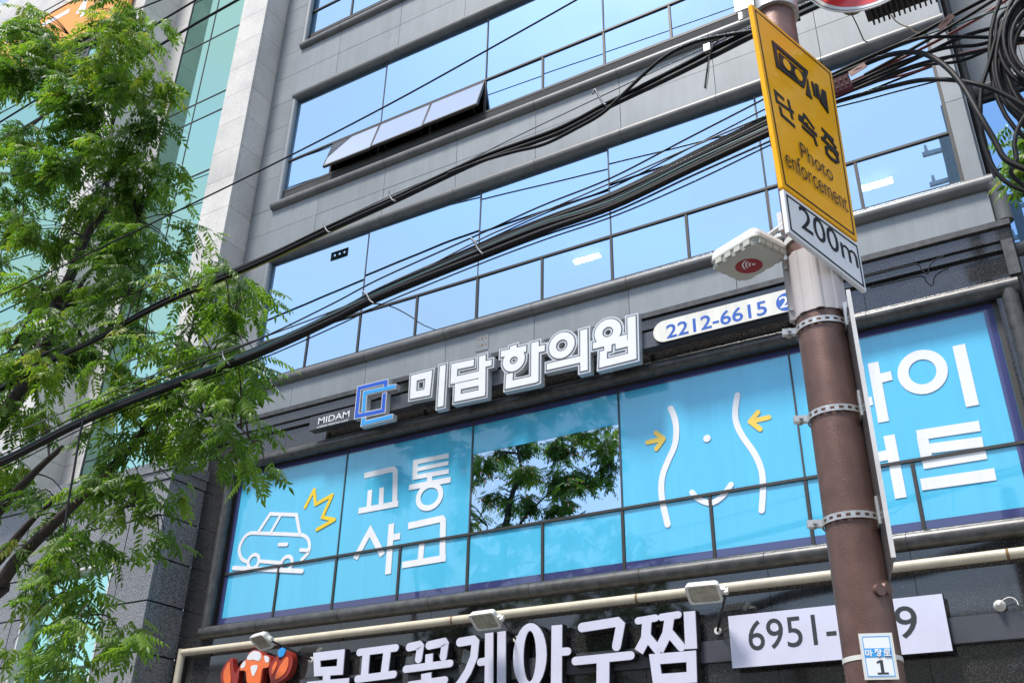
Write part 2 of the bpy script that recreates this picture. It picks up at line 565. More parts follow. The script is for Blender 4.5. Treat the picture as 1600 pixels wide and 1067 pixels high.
FULL = [XL] + VJ + [XR]
slabs(FULL, [13.72, 14.34, 14.93], 'wall_panel', 'panel', GB, jit=0.0015)
slabs(FULL, [10.25, 10.84, 11.33], 'wall_panel', 'panel', GB, jit=0.0015)
slabs(FULL, [7.36, 7.93], 'wall_panel', 'panel', GB, jit=0.0015)
slabs(FULL, [17.45, 18.0, 18.6], 'wall_panel', 'panel', GB, jit=0.0015)
for zs in ([11.33, 12.0, 12.6, 13.13, 13.72], [7.93, 8.55, 9.10, 9.70, 10.25], [14.93, 15.5, 16.1, 16.75, 17.45]):
    slabs([XL, -10.30], zs, 'wall_panel', 'panel', GB, jit=0.0015)
    slabs([-0.185, XR], zs[::2], 'wall_panel', 'panel', GB, jit=0.0015)
# dark granite storey
slabs(FULL, [6.72, 7.10], 'granite_slab', 'dgran', GB, y=9.41, gap=0.005)
slabs(FULL, [0.13, 1.2, 2.2, 2.95, 3.60, 4.33], 'granite_slab', 'dgran', GB, y=9.41, gap=0.005)
slabs([XL, -10.33], [4.33, 4.95, 5.53, 6.13, 6.72], 'granite_slab', 'dgran', GB, y=9.41, gap=0.005)
slabs([-0.17, XR], [4.33, 5.53, 6.72], 'granite_slab', 'dgran', GB, y=9.41, gap=0.005)
# core behind the skin, floors, rooms
core = MB()
for z0, z1 in ((13.82, 15.28), (10.27, 11.68), (6.64, 8.08), (0.13, 4.44), (17.42, 18.6)):
    core.box(XL + 0.01, XR - 0.005, 9.452, 9.60, z0, z1)
for z0, z1 in ((15.28, 17.42), (11.68, 13.82), (8.08, 10.27), (4.44, 6.64)):
    core.box(XL + 0.01, -10.31, 9.452, 9.60, z0, z1)
    core.box(-0.17, XR - 0.005, 9.452, 9.60, z0, z1)
core.box(XL + 0.01, XL + 0.2, 9.60, 16, 0.13, 18.6)
core.box(XR - 0.2, XR - 0.005, 9.60, 16, 0.13, 18.6)
core.build('wall_core', 'core', GB)
rm = MB()
for z0 in (3.6, 7.1, 10.5, 14.1, 17.6):
    rm.box(XL + 0.2, XR - 0.2, 9.62, 16, z0, z0 + 0.4)
rm.box(XL + 0.2, XR - 0.2, 15.8, 16, 0.13, 18.4)
rm.build('floor_slab', 'room', GB)
lt = MB()
for (x, y, _z) in [(-5.854,12.021,10.3),(-1.361,12.306,10.3)]:
    lt.box(x - 0.23, x + 0.23, y - 0.055, y + 0.055, 10.36, 10.40)
lt.build('ceiling_light', 'tube_light', GB)

def half_tube(x0, x1, z, r, mat, y=GY, joints=True, parent=GB, n=12):
    xs = [x0] + ([j for j in VJ if x0 + 0.2 < j < x1 - 0.2] if joints else []) + [x1]
    for a, b in zip(xs, xs[1:]):
        g = 0.004
        MB().tube([(a + g, y, z), (b - g, y, z)], r, n).build('moulding', mat, parent)
        if b != xs[-1]:
            MB().tube([(b - 0.012, y, z), (b + 0.012, y, z)], r * 0.955, n, False).build('moulding_joint', 'core', parent)

def jamb_tube(x, z0, z1, r, mat, y=GY, parent=GB):
    MB().tube([(x, y, z0), (x, y, z1)], r, 10).build('jamb_moulding', mat, parent)

half_tube(-10.33, 0.05, 14.965, 0.082, 'tube')
half_tube(-10.33, 0.04, 13.745, 0.085, 'tube', y=9.43)
half_tube(-10.40, 0.03, 11.34, 0.085, 'tube')
half_tube(-10.36, 0.02, 10.285, 0.088, 'tube', y=9.43)
half_tube(-10.40, 0.08, 7.93, 0.088, 'tube')
MB().tube([(0.0, GY, 7.93), (0.06, GY, 7.88), (0.085, GY + 0.02, 7.80), (0.085, GY + 0.02, 7.44)], 0.08, 10).build('moulding', 'tube', GB)
half_tube(-10.42, 0.06, 6.70, 0.085, 'dtube')
half_tube(-10.42, 0.10, 4.345, 0.085, 'dtube')
jamb_tube(-10.31, 11.34, 13.70, 0.06, 'panel', 9.43)
jamb_tube(-10.31, 7.93, 10.25, 0.06, 'panel', 9.43)
jamb_tube(-10.285, 14.965, 17.4, 0.06, 'panel')
jamb_tube(-10.345, 4.345, 6.70, 0.075, 'dtube')
jamb_tube(-0.045, 4.345, 6.70, 0.075, 'dtube')
half_tube(-10.33, 0.05, 17.42, 0.085, 'tube')
# ledge between granite and panels
led = MB()
led.box(XL - 0.02, 0.12, 9.30, 9.398, 7.335, 7.40)
led.build('stone_ledge', 'dtube', GB)
MB().box(XL, 0.10, 9.335, 9.398, 7.19, 7.334).build('ledge_fascia', 'dgran', GB)
MB().box(XL, 0.06, 9.365, 9.408, 7.10, 7.189).build('ledge_trim', 'dgran', GB)
MB().box(-0.005, 0.10, 9.335, 9.398, 6.79, 7.189).build('ledge_return', 'dtube', GB)
# access plate riveted on the panel above the clinic letters
ap = MB()
(qx0, qz0), (qx1, qz1) = [(-6.204,7.536),(-6.017,7.791)]
ap.box(qx0, qx1, 9.392, 9.3985, qz0, qz1)
ap.build('access_plate', 'panel', GB)
ho = Art(facade(9.392), 0.0, 0.0005)
for k in range(2):
    for j, dx in enumerate((0.2, 0.5, 0.82)):
        ho.disc((qx0 + (qx1 - qx0) * dx, qz0 + (qz1 - qz0) * (0.3 + 0.38 * k)), 0.012 + 0.005 * (j % 2), 10)
ho.build('rivet', 'rust', GB)

def window(zb, zt_, ztop, glass, mull=True, off=0.0):
    f = MB()
    y0, y1 = 9.482 - off, 9.53 - off
    f.box(WX0 - 0.03, WX0 + 0.02, y0, y1, zb - 0.03, ztop + 0.05)
    f.box(WX1 - 0.02, WX1 + 0.03, y0, y1, zb - 0.03, ztop + 0.05)
    f.box(WX0 + 0.02, WX1 - 0.02, y0, y1, zb - 0.03, zb + 0.012)
    f.box(WX0 + 0.02, WX1 - 0.02, y0, y1, ztop - 0.01, ztop + 0.05)
    f.box(WX0 + 0.02, WX1 - 0.02, y0 - 0.004, y1, zt_ - 0.015, zt_ + 0.015)
    w = f.build('window', 'frame', GB)
    for x in UM:
        MB().box(x - 0.009, x + 0.009, 9.488 - off, 9.53 - off, zt_ + 0.015, ztop - 0.01).build('mullion', 'seal', w)
    for x in sorted(UM + HM):
        MB().box(x - 0.018, x + 0.015, y0 + 0.002, 9.53 - off, zb + 0.012, zt_ - 0.015).build('mullion', 'frame', w)
    return w

def pane(w, x0, x1, z0, z1, mat, tilt=0.006, y=GLY, name='pane'):
    a, b = rnd.uniform(-tilt, tilt), rnd.uniform(-tilt, tilt)
    cx, cz = (x0 + x1) / 2, (z0 + z1) / 2
    vs_ = []
    for dy in (0.0, 0.006):
        for (x, z) in ((x0, z0), (x1, z0), (x1, z1), (x0, z1)):
            vs_.append((x, y + dy + a * (x - cx) + b * (z - cz), z))
    m = MB().add(vs_, [(0, 1, 2, 3), (7, 6, 5, 4), (0, 4, 5, 1), (1, 5, 6, 2), (2, 6, 7, 3), (3, 7, 4, 0)])
    o = m.build(name, mat, w)
    if mat != 'film':                # the mirror coating sits on the outer face only
        o.data.materials.append(M['pane_body'])
        for p in o.data.polygons:
            p.material_index = 0 if p.index == 0 else 1
    return o

UX = [WX0] + UM + [WX1]
LX = [WX0] + sorted(UM + HM) + [WX1]
for (zb, zt_, ztop, open_) in ((15.29, 15.93, 17.40, ()), (11.70, 12.35, 13.80, (1, 2, 3)), (8.10, 8.766, 10.25, ())):
    zb, zt_, ztop = (1.6 + (z - 1.6) * 0.9963 for z in (zb, zt_, ztop))
    w = window(zb, zt_, ztop, 'glass', off=0.035)
    for a, b in zip(UX, UX[1:]):
        pane(w, a + 0.009, b - 0.009, zt_ + 0.016, ztop, 'glass', y=9.465)
    for i, (a, b) in enumerate(zip(LX, LX[1:])):
        if i not in open_:
            pane(w, a + 0.018, b - 0.018, zb + 0.01, zt_ - 0.016, 'glass', y=9.465)
            continue
        # top hung sash pushed open
        ang = math.radians((0, 16.0, 17.0, 17.8)[i])
        dn, out = Vector((0, -math.sin(ang), -math.cos(ang))), Vector((0, -math.cos(ang), math.sin(ang)))
        hz = zt_ - 0.03
        h = 0.64
        def q(x, s, d):
            return Vector((x, 9.45, hz)) + dn * s + out * d
        def slab(x0, x1, s0, s1, d0, d1):
            c = [q(x, s, d) for x in (x0, x1) for s in (s0, s1) for d in (d0, d1)]
            return c
        BOXF = [(0, 1, 3, 2), (4, 6, 7, 5), (0, 4, 5, 1), (2, 3, 7, 6), (0, 2, 6, 4), (1, 5, 7, 3)]
        fr = MB()
        for (x0, x1, s0, s1) in ((a + .006, a + .022, 0, h), (b - .022, b - .006, 0, h), (a + .022, b - .022, 0, .02), (a + .022, b - .022, h - .03, h)):
            fr.add(slab(x0, x1, s0, s1, -0.03, 0.012), BOXF)
        fr.build('sash_frame', 'frame', w)
        MB().add(slab(a + .02, b - .02, .018, h - .012, 0.0, 0.008), BOXF).build('sash_pane', 'sash_glass', w)
        st = MB()
        for xs_ in (a + 0.16, b - 0.16):
            st.tube([(xs_, 9.51, zb + 0.05), tuple(q(xs_, h * 0.8, -0.03))], 0.009, 6)
        st.tube([tuple(q(a + 0.2, h - 0.05, -0.05)), tuple(q(b - 0.2, h - 0.05, -0.05))], 0.012, 6)
        st.build('sash_stay', 'frame', w)

# film covered window
(_, CZ1), _t = [(-4.28,6.16),(-5.691,6.156)]
W2 = window(4.45, 5.142, 6.63, 'film')
for i, (a, b) in enumerate(zip(UX, UX[1:])):
    if i == 2:
        pane(W2, a + 0.009, b - 0.009, CZ1 + 0.002, 6.63, 'film', 0.0015)
        pane(W2, a + 0.009, b - 0.009, 5.158, CZ1 - 0.002, 'clear', 0.001)
    else:
        pane(W2, a + 0.009, b - 0.009, 5.158, 6.63, 'film', 0.0015)
for a, b in zip(LX, LX[1:]):
    pane(W2, a + 0.018, b - 0.018, 4.46, 5.126, 'film', 0.0015)
FP = facade(9.4955)
bd = Art(FP, -0.002, 0.0)
for a, b in zip(UX, UX[1:]):
    bd.poly([(a + .011, 6.545), (b - .011, 6.545), (b - .011, 6.618), (a + .011, 6.618)], False)
for a, b in zip(LX, LX[1:]):
    bd.poly([(a + .020, 4.464), (b - .020, 4.464), (b - .020, 4.545), (a + .020, 4.545)], False)
bd.poly([(-10.257, 5.163), (-10.195, 5.163), (-10.195, 6.545), (-10.257, 6.545)], False)
bd.poly([(-10.257, 4.545), (-10.195, 4.545), (-10.195, 5.12), (-10.257, 5.12)], False)
bd.poly([(-0.31, 5.163), (-0.225, 5.163), (-0.225, 6.545), (-0.31, 6.545)], False)
bd.poly([(-0.31, 4.545), (-0.225, 4.545), (-0.225, 5.12), (-0.31, 5.12)], False)
bd.build('film_border', 'navy', W2)
led_ = MB()
for gx in range(30):
    for gz in range(14):
        if ((gx * 7 + gz * 3) % 11 in (0, 1, 4)) and not (gx // 5) % 2:
            x, z = -6.15 + gx * 0.06, 5.25 + gz * 0.06
            led_.box(x, x + 0.008, 9.53, 9.538, z, z + 0.008)
led_.build('led_dots', 'led', W2)

LP = facade(9.4935)
def letters(plane, spec, name, mat, parent, back, front, extra=0.0):
    a = Art(plane, back, front)
    for s in spec:
        if s[0] == 's':
            a.stroke(s[1], s[2] + extra, ext=extra / 2)
        elif s[0] == 'r':
            a.stroke(s[1], s[2] + extra, round_=True)
        elif s[0] == 'c':
            a.stroke(s[1], s[2] + extra, closed=True)
        elif s[0] == 'o':
            a.ring(s[1][0], s[2], s[3], s[4] + extra, wz=(s[5] + extra) if len(s) > 5 else None)
        elif s[0] == 'd':
            a.disc(s[1][0], s[2] + extra / 2)
        elif s[0] == 'p':
            a.poly(s[1])
    return a.build(name, mat, parent)

film_words = [
    # traffic
    [('s', [(-7.955,6.182),(-7.484,6.191),(-7.445,6.153),(-7.413,5.698)], .078), ('s', [(-7.836,5.963),(-7.831,5.73)], .075), ('s', [(-7.645,5.964),(-7.634,5.725)], .075), ('s', [(-7.996,5.704),(-7.358,5.702)], .078)],
    [('s', [(-7.132,6.246),(-7.123,6.009)], .078), ('s', [(-7.17,6.222),(-6.616,6.214)], .066), ('s', [(-7.112,6.115),(-6.615,6.115)], .055), ('s', [(-7.154,6.014),(-6.603,6.002)], .062), ('s', [(-6.895,6.012),(-6.889,5.917)], .078), ('s', [(-7.205,5.89),(-6.568,5.886)], .075), ('o', [(-6.877,5.718)], .172, .150, .072)],
    # accident
    [('s', [(-7.978,5.072),(-7.775,5.407),(-7.541,5.06)], .085), ('s', [(-7.44,5.449),(-7.433,4.809)], .090), ('s', [(-7.417,5.268),(-7.289,5.27)], .08)],
    [('s', [(-7.176,5.381),(-6.672,5.399),(-6.651,5.372),(-6.631,4.893)], .085), ('s', [(-6.949,5.125),(-6.955,4.919)], .082), ('s', [(-7.226,4.895),(-6.582,4.9)], .080)],
    # diet
    [('s', [(-1.507,6.187),(-1.883,6.196),(-1.894,5.826),(-1.479,5.835)], .095), ('s', [(-1.41,6.248),(-1.409,5.589)], .105), ('s', [(-1.394,6.058),(-1.256,6.065)], .10)],
    [('o', [(-0.967,6.037)], .182, .188, .105), ('s', [(-0.593,6.241),(-0.591,5.584)], .115)],
    [('o', [(-1.775,5.231)], .17, .19, .10), ('s', [(-1.382,5.44),(-1.375,4.796)], .105), ('s', [(-1.54,5.238),(-1.376,5.243)], .10)],
    [('s', [(-1.085,5.373),(-1.082,5.103)], .10), ('s', [(-1.129,5.389),(-0.569,5.374)], .105), ('s', [(-1.111,5.239),(-0.573,5.213)], .10), ('s', [(-1.127,5.095),(-0.569,5.094)], .105), ('s', [(-1.176,4.895),(-0.531,4.886)], .115)],
]
for wd in film_words:
    letters(LP, wd, 'lettering', 'white_film', W2, -0.001, 0.0)

car = [
    ('r', smooth_flat([(-9.883,5.281),(-9.99,5.339),(-10.055,5.456),(-10.045,5.554),(-9.975,5.653),(-9.878,5.681),(-9.719,5.656),(-9.297,5.584),(-9.04,5.538),(-8.912,5.511),(-8.813,5.444),(-8.772,5.343),(-8.789,5.251),(-8.882,5.177)]), .050),
    ('r', [(-9.736,5.683),(-9.564,5.908),(-9.074,5.819),(-8.973,5.546)], .052),
    ('r', [(-9.367,5.855),(-9.503,5.636)], .046),
    ('o', [(-9.75,5.264)], .098, .095, .050),
    ('o', [(-9.14,5.159)], .098, .095, .050),
    ('r', [(-9.619,5.251),(-9.263,5.184)], .050),
    ('r', [(-9.318,5.44),(-9.179,5.423)], .052),
    ('r', [(-8.914,5.311),(-8.789,5.289)], .050),
    ('r', [(-10.109,5.221),(-8.846,5.02)], .060)]
letters(LP, car, 'car_drawing', 'white_film', W2, -0.001, 0.0)
burst = [(-8.936,5.903),(-8.808,6.133),(-8.754,5.913),(-8.474,6.002),(-8.606,5.713),(-8.39,5.646),(-8.672,5.555)]
ba = Art(LP, -0.001, 0.0)
for p, q2 in zip(burst, burst[1:]):
    ba.stroke([p, q2], .050, round_=True)
ba.build('burst_drawing', 'yellow_film', W2)
waist = [
    ('r', smooth_flat([(-3.624,6.216),(-3.583,6.082),(-3.575,5.925),(-3.608,5.761),(-3.691,5.607),(-3.758,5.47),(-3.789,5.328),(-3.785,5.146),(-3.742,4.89)]), .070),
    ('r', smooth_flat([(-2.848,6.207),(-2.886,6.048),(-2.892,5.898),(-2.838,5.721),(-2.736,5.519),(-2.679,5.331),(-2.678,5.138),(-2.718,4.885)]), .066),
    ('r', smooth_flat([(-3.445,5.197),(-3.379,5.115),(-3.25,5.049),(-3.124,5.095),(-3.012,5.209)]), .062),
    ('d', [(-3.23,5.774)], .042)]
letters(LP, waist, 'waist_drawing', 'white_film', W2, -0.001, 0.0)
for shaft, head in (([(-3.923,5.864),(-3.734,5.869)], [(-3.817,5.959),(-3.73,5.868),(-3.82,5.767)]), ([(-2.537,5.876),(-2.732,5.869)], [(-2.646,5.958),(-2.739,5.87),(-2.642,5.762)])):
    aa = Art(LP, -0.001, 0.0)
    aa.stroke(shaft, .055, round_=True)
    aa.stroke(head[:2], .055, round_=True)
    aa.stroke(head[1:], .055, round_=True)
    aa.build('arrow', 'pale_yellow_film', W2)

# recessed wing on the right
RY = 10.95
RX0, RX1 = 0.03, 4.2
slabs([RX0, 0.75, 2.0, 3.2, RX1], [10.42, 11.0, 11.6, 12.2, 13.0, 14.4, 16.4, 18.6], 'wall_panel', 'panel', GB, y=RY)
slabs([RX0, 1.35, 2.7, RX1], [0.13, 2.0, 4.0, 5.6, 7.0, 7.95], 'granite_slab', 'dgran', GB, y=RY)
MB().box(RX0, RX1, RY + 0.06, RY + 0.2, 10.3, 18.6).build('wall_core', 'core', GB)
MB().box(RX0, RX1, RY + 0.06, RY + 0.2, 0.13, 7.9).build('wall_core', 'core', GB)
MB().box(-0.06, RX0 - 0.006, 9.62, RY + 0.1, 0.13, 18.6).build('side_wall', 'panel', GB)
MB().tube([(RX0, RY, 10.36), (RX1, RY, 10.36)], 0.085, 12).build('moulding', 'tube', GB)
MB().tube([(RX0, RY, 7.98), (RX1, RY, 7.98)], 0.085, 12).build('moulding', 'tube', GB)
MB().tube([(0.085, RY - 0.1, 0.13), (0.085, RY - 0.1, 18.6)], 0.05, 10).build('downpipe', 'frame', GB)
wf = MB()
wf.box(RX0, RX0 + 0.10, RY + 0.03, RY + 0.12, 8.0, 10.34)
wf.box(RX1 - 0.05, RX1, RY + 0.03, RY + 0.12, 8.0, 10.34)
wf.box(RX0 + 0.10, RX1 - 0.05, RY + 0.03, RY + 0.12, 8.72, 8.76)
wf.box(RX0 + 0.10, RX1 - 0.05, RY + 0.03, RY + 0.12, 10.22, 10.34)
wf.box(RX0 + 0.10, RX1 - 0.05, RY + 0.03, RY + 0.12, 8.0, 8.07)
ww = wf.build('window', 'frame', GB)
for a, b in ((RX0 + .1, 1.4), (1.4, 2.8), (2.8, RX1 - .05)):
    pane(ww, a + .005, b - .005, 8.76, 10.22, 'dglass', 0.004, RY + 0.07)
    pane(ww, a + .005, b - .005, 8.07, 8.72, 'dglass', 0.004, RY + 0.07)
MB().box(RX0, RX1, RY + 0.4, RY + 0.5, 7.9, 10.4).build('room_back', 'room', GB)

# ------------------------------------------------------------------ white stone building on the left
SB = thing('stone_building', 'white stone building with teal glass strips and a grey granite base', 'building')
PX1, PX0, PY, TY = -10.90, -11.57, 8.90, 9.20
def rows(z0, z1, step, phase):
    zs = [z0]
    z = phase
    while z < z1:
        if z > z0 + 0.1:
            zs.append(z)
        z += step
    return zs + [z1]
ZR = rows(6.72, 21.0, 0.655, 6.665)
slabs([PX0, PX1], ZR, 'stone_panel', 'stone', SB, y=PY, th=0.05, gap=0.006)
for a, b in zip(ZR, ZR[1:]):    # returns of the pilaster
    MB().box(PX1 - 0.05, PX1, PY + 0.053, 9.44, a + .003, b - .003).build('stone_panel', 'stone', SB)
    MB().box(PX0, PX0 + 0.05, PY + 0.053, TY + .05, a + .003, b - .003).build('stone_panel', 'stone', SB)
MB().box(PX1 - 0.004, PX1 + 0.012, PY - 0.012, PY + 0.004, 6.72, 21).build('corner_bead', 'stone', SB)
# slim wall strip, return face and projecting bay
BX, BY = -14.05, 8.42
slabs([BX, -13.60], ZR, 'stone_panel', 'stone', SB, y=TY, th=0.05, gap=0.006)
for a, b in zip(ZR, ZR[1:]):
    MB().box(BX - 0.05, BX, BY + 0.053, TY + .05, a + .003, b - .003).build('stone_panel', 'stone', SB)
slabs([-14.75, BX], ZR, 'stone_panel', 'stone', SB, y=BY, th=0.05, gap=0.006)
MB().box(-13.60, -13.57, TY - 0.02, TY + 0.06, 6.75, 21).build('window_trim', 'white_al', SB)
MB().box(PX0 - 0.03, PX0 - 0.002, TY - 0.02, TY + 0.06, 6.75, 21).build('window_trim', 'white_al', SB)
back = MB()
back.box(-30, PX1 - 0.06, 9.46, 9.6, 6.5, 21)
back.box(-14.74, PX1 - 0.06, 9.33, 9.455, 6.5, 21)
back.box(-30, -14.80, 8.72, 8.8, 6.5, 21)
back.build('wall_core', 'core', SB)
def glass_strip(x0, x1, xm, zs, y, z0, z1):
    f = MB()
    zz = [z0] + [z for z in zs if z0 < z < z1] + [z1]
    xx = [x0] + list(xm) + [x1]
    for z in zz[1:-1]:
        f.box(x0, x1, y - 0.010, y + 0.05, z - 0.011, z + 0.011)
    for x in xm:
        for a, b in zip(zz, zz[1:]):
            f.box(x - 0.010, x + 0.010, y - 0.008, y + 0.05, a + 0.012, b - 0.012)
    f.box(x0 - 0.02, x0, y - 0.012, y + 0.05, z0, z1)
    f.box(x1, x1 + 0.02, y - 0.012, y + 0.05, z0, z1)
    w = f.build('window', 'frame', SB)
    for a, b in zip(zz, zz[1:]):
        for c, d in zip(xx, xx[1:]):
            pane(w, c + 0.006, d - 0.006, a + 0.006, b - 0.006, 'teal', 0.002, y)
TZ = [7.3, 9.0, 10.44, 10.9, 12.62, 14.04, 14.50, 16.2, 17.64, 18.1, 19.8]
glass_strip(-13.548, PX0 - 0.052, [-12.76], TZ, TY, 6.78, 20.9)
glass_strip(-22.0, -14.80, [-18.9, -16.6], [10.9, 12.62, 14.5, 16.2], BY + 0.05, 9.2, 16.95)
slabs([-22, -20.4, -18.9, -17.4, -16.05, -14.78], [6.72, 7.4, 8.0, 8.6, 9.17], 'stone_panel', 'stone', SB, y=BY, th=0.05)
slabs([-22, -20.4, -18.9, -17.4, -16.05, -14.78], [16.98, 17.6, 18.2, 18.8, 19.6, 20.4], 'stone_panel', 'stone', SB, y=BY, th=0.05)
# granite base
GX1, GYB = -10.86, 8.78
BZ = [0.13, 1.05, 1.65, 2.25, 2.85, 3.45, 4.045, 4.71, 5.30, 5.885, 6.42]
WN0, WN1, WNZ0, WNZ1 = -13.46, -11.74, 2.85, 5.30
def base_slabs(xs, zs, stag=True):
    for j in range(len(zs) - 1):
        for i in range(len(xs) - 1):
            MB().box(xs[i] + .010, xs[i + 1] - .010, GYB, GYB + .055, zs[j] + .012, zs[j + 1] - .012).build('granite_block', 'ggran', SB)
base_slabs([-11.55, GX1], BZ[9:])
base_slabs([-13.3, -12.4, -11.55], [5.30, 5.885])
base_slabs([-13.9, -12.9, -12.0, -11.55], [5.885, 6.42])
base_slabs([-11.55, GX1], [4.71, 5.30, 5.885])
base_slabs([WN1 + .03, GX1], [4.045, 4.71])
base_slabs([WN1 + .03, -11.05, GX1], [3.45, 4.045])
base_slabs([WN1 + .03, GX1], [2.85, 3.45])
base_slabs([WN1 + .03, -11.545], [4.71, 5.30])
base_slabs([-15.6, -14.6, -13.72, WN0 - .03], BZ[5:9])
base_slabs([-15.6, -14.6, -13.3], BZ[8:10])
base_slabs([-15.6, -14.7, -13.9], BZ[9:])
base_slabs([-22, -20, -18, -16.4, -15.6], BZ[5:])
base_slabs([-22, -20, -18, -16, -14.6, -13.2, -12.0, GX1], BZ[:5])
for a, b in zip(BZ, BZ[1:]):
    MB().box(GX1 - 0.06, GX1, GYB + 0.058, 9.43, a + .012, b - .012).build('granite_block', 'ggran', SB)
bc = MB()
bc.box(-22, WN0 - 0.06, GYB + 0.065, 9.45, 0.13, 6.42)
bc.box(WN1 + 0.06, GX1 - 0.062, GYB + 0.065, 9.45, 0.13, 6.42)
bc.box(WN0 - .06, WN1 + .06, GYB + 0.065, 9.45, 5.36, 6.42)
bc.box(WN0 - .06, WN1 + .06, GYB + 0.065, 9.45, 0.13, 2.80)
bc.build('wall_core', 'core', SB)
cor = MB()
cor.box(-22, GX1 + 0.045, GYB - 0.045, 9.43, 6.56, 6.715)
cor.box(-22, GX1 + 0.022, GYB - 0.022, 9.43, 6.425, 6.555)
cor.build('base_cornice', 'ggran', SB)
tf = MB()
tf.box(WN0 - .03, WN0, GYB - .01, 8.98, WNZ0, WNZ1 + .03)
tf.box(WN1, WN1 + .03, GYB - .01, 8.98, WNZ0, WNZ1 + .03)
tf.box(WN0, WN1, GYB - .01, 8.98, WNZ1, WNZ1 + .03)
tf.build('window_trim', 'white_al', SB)
bw = MB()
bw.box(WN0, WN1, 8.915, 8.97, 3.955, 3.985)
bw.box(-12.665, -12.635, 8.918, 8.97, 2.85, 3.954)
bw.box(-12.665, -12.635, 8.918, 8.97, 3.986, 5.30)
bw = bw.build('window', 'seal', SB)
for c, d in ((WN0, -12.66), (-12.64, WN1)):
    pane(bw, c + .004, d - .004, 2.85, 3.96, 'teal', 0.001, 8.93)
    pane(bw, c + .004, d - .004, 3.98, 5.30, 'teal', 0.001, 8.93)

# orange banner on the projecting bay
BN = thing('banner', 'orange shop banner with white lettering high on the stone building behind leaves', 'banner')
bz = [(-17.429,17.087),(-14.425,17.04),(-19.312,18.75)]
MB().box(-20.5, bz[1][0], 8.30, 8.36, bz[0][1], bz[0][1] + 1.5).build('board', 'orange', BN)
MB().box(-20.55, bz[1][0] + 0.04, 8.28, 8.39, bz[0][1] - 0.06, bz[0][1] - 0.005).build('board_frame', 'letter_black', BN)
bl = Art(facade(8.297), -0.001, 0.0)
for s in [[(-16.271,17.94),(-16.107,18.263)],[(-16.107,18.263),(-16.032,17.737)],[(-17.569,18.264),(-16.629,18.228)],[(-18.406,17.733),(-17.825,17.879)],[(-18.993,18.464),(-17.966,18.47)],[(-18.239,17.887),(-18.25,18.373)]]:
    bl.stroke(s, 0.14)
bl.build('lettering', 'white_film', BN)

# ------------------------------------------------------------------ clinic sign on the ledge
CS = thing('clinic_sign', 'clinic sign of white channel letters and blue square logo on dark bar', 'sign')
b0, b1, b2, b3 = [(-8.735,7.056),(-8.711,6.822),(-3.815,6.865),(-4.38,6.925)]
BT, BB = 7.06, 6.86
bar = MB()
bar.box(b0[0], -1.75, 9.17, 9.30, BB, BT)
bar.build('sign_bar', 'black_bar', CS)
brk = MB()
for x in (-8.6, -7.0, -5.4, -3.8, -2.2):
    brk.box(x, x + 0.05, 9.302, 9.41, 6.90, 6.95)
brk.build('bracket', 'steel', CS)
CF = facade(9.17)
clinic = {
    'mi': [('c', [(-6.933,7.194),(-6.699,7.191),(-6.71,6.939),(-6.927,6.95)], .088), ('s', [(-6.488,7.266),(-6.489,6.697)], .082)],
    'dam': [('s', [(-6.019,7.193),(-6.309,7.207),(-6.308,7.016),(-5.904,7.006)], .085), ('s', [(-5.893,7.256),(-5.881,6.74)], .09), ('s', [(-5.878,7.13),(-5.758,7.129)], .072), ('c', [(-6.24,6.913),(-5.884,6.899),(-5.882,6.745),(-6.237,6.756)], .085)],
    'han': [('s', [(-5.447,7.283),(-5.445,7.213)], .088), ('s', [(-5.619,7.212),(-5.267,7.198)], .078), ('o', [(-5.436,7.081)], .106, .100, .092), ('s', [(-5.14,7.251),(-5.141,6.719)], .095), ('s', [(-5.135,7.145),(-5.009,7.141)], .075), ('s', [(-5.492,6.909),(-5.496,6.764),(-5.115,6.755)], .088)],
    'ui': [('o', [(-4.776,7.118)], .125, .125, .088), ('s', [(-4.974,6.879),(-4.485,6.87)], .078), ('s', [(-4.481,7.248),(-4.488,6.715)], .088)],
    'won': [('o', [(-4.172,7.137)], .120, .118, .095), ('s', [(-4.363,7.004),(-3.935,7.001)], .075), ('s', [(-4.174,6.99),(-4.181,6.883)], .085), ('s', [(-4.234,6.901),(-4.244,6.746),(-3.851,6.748)], .085), ('s', [(-3.867,7.254),(-3.88,6.709)], .095), ('s', [(-4.075,6.924),(-3.899,6.923)], .07)],
}
for k, spec in clinic.items():
    base = letters(CF, spec, 'channel_letter', 'silver', CS, 0.0, 0.090, 0.074)
    letters(CF, spec, 'letter_line', 'letter_grey', base, 0.080, 0.0935, 0.036)
    letters(CF, spec, 'letter_face', 'letter_white', base, 0.085, 0.0965, 0.006)
lg_b = [[(-7.392,7.181),(-7.394,7.254),(-7.842,7.261),(-7.84,6.852),(-7.399,6.837),(-7.403,7.086)]]
lg_l = [[(-7.233,7.149),(-7.734,7.165),(-7.724,6.889)],[(-7.711,6.799),(-7.715,6.72),(-7.244,6.723)]]
lb = Art(CF, 0.0, 0.088)
for s in lg_b + lg_l:
    lb.stroke(s, 0.078, ext=0.012)
lb = lb.build('logo_base', 'silver', CS)
la = Art(CF, 0.085, 0.0915)
la.stroke(lg_b[0], 0.050)
la.build('logo_face', 'logo_blue', lb)
la = Art(CF, 0.085, 0.0935)
for s in lg_l:
    la.stroke(s, 0.050)
la.build('logo_face', 'logo_light', lb)
tx = [(-8.581,6.926),(-8.04,6.92),(-8.585,6.89),(-8.041,6.883),(-8.061,7.042)]
a_ = Art(facade(9.1685), 0, 0.001)
a_.text('MIDAM', tx[0][0], tx[1][0], (tx[0][1] + tx[1][1]) / 2, (tx[0][1] + tx[1][1]) / 2 + 0.092, 0.006)
a_.build('lettering', 'letter_white', CS)
a_ = Art(facade(9.1685), 0, 0.001)
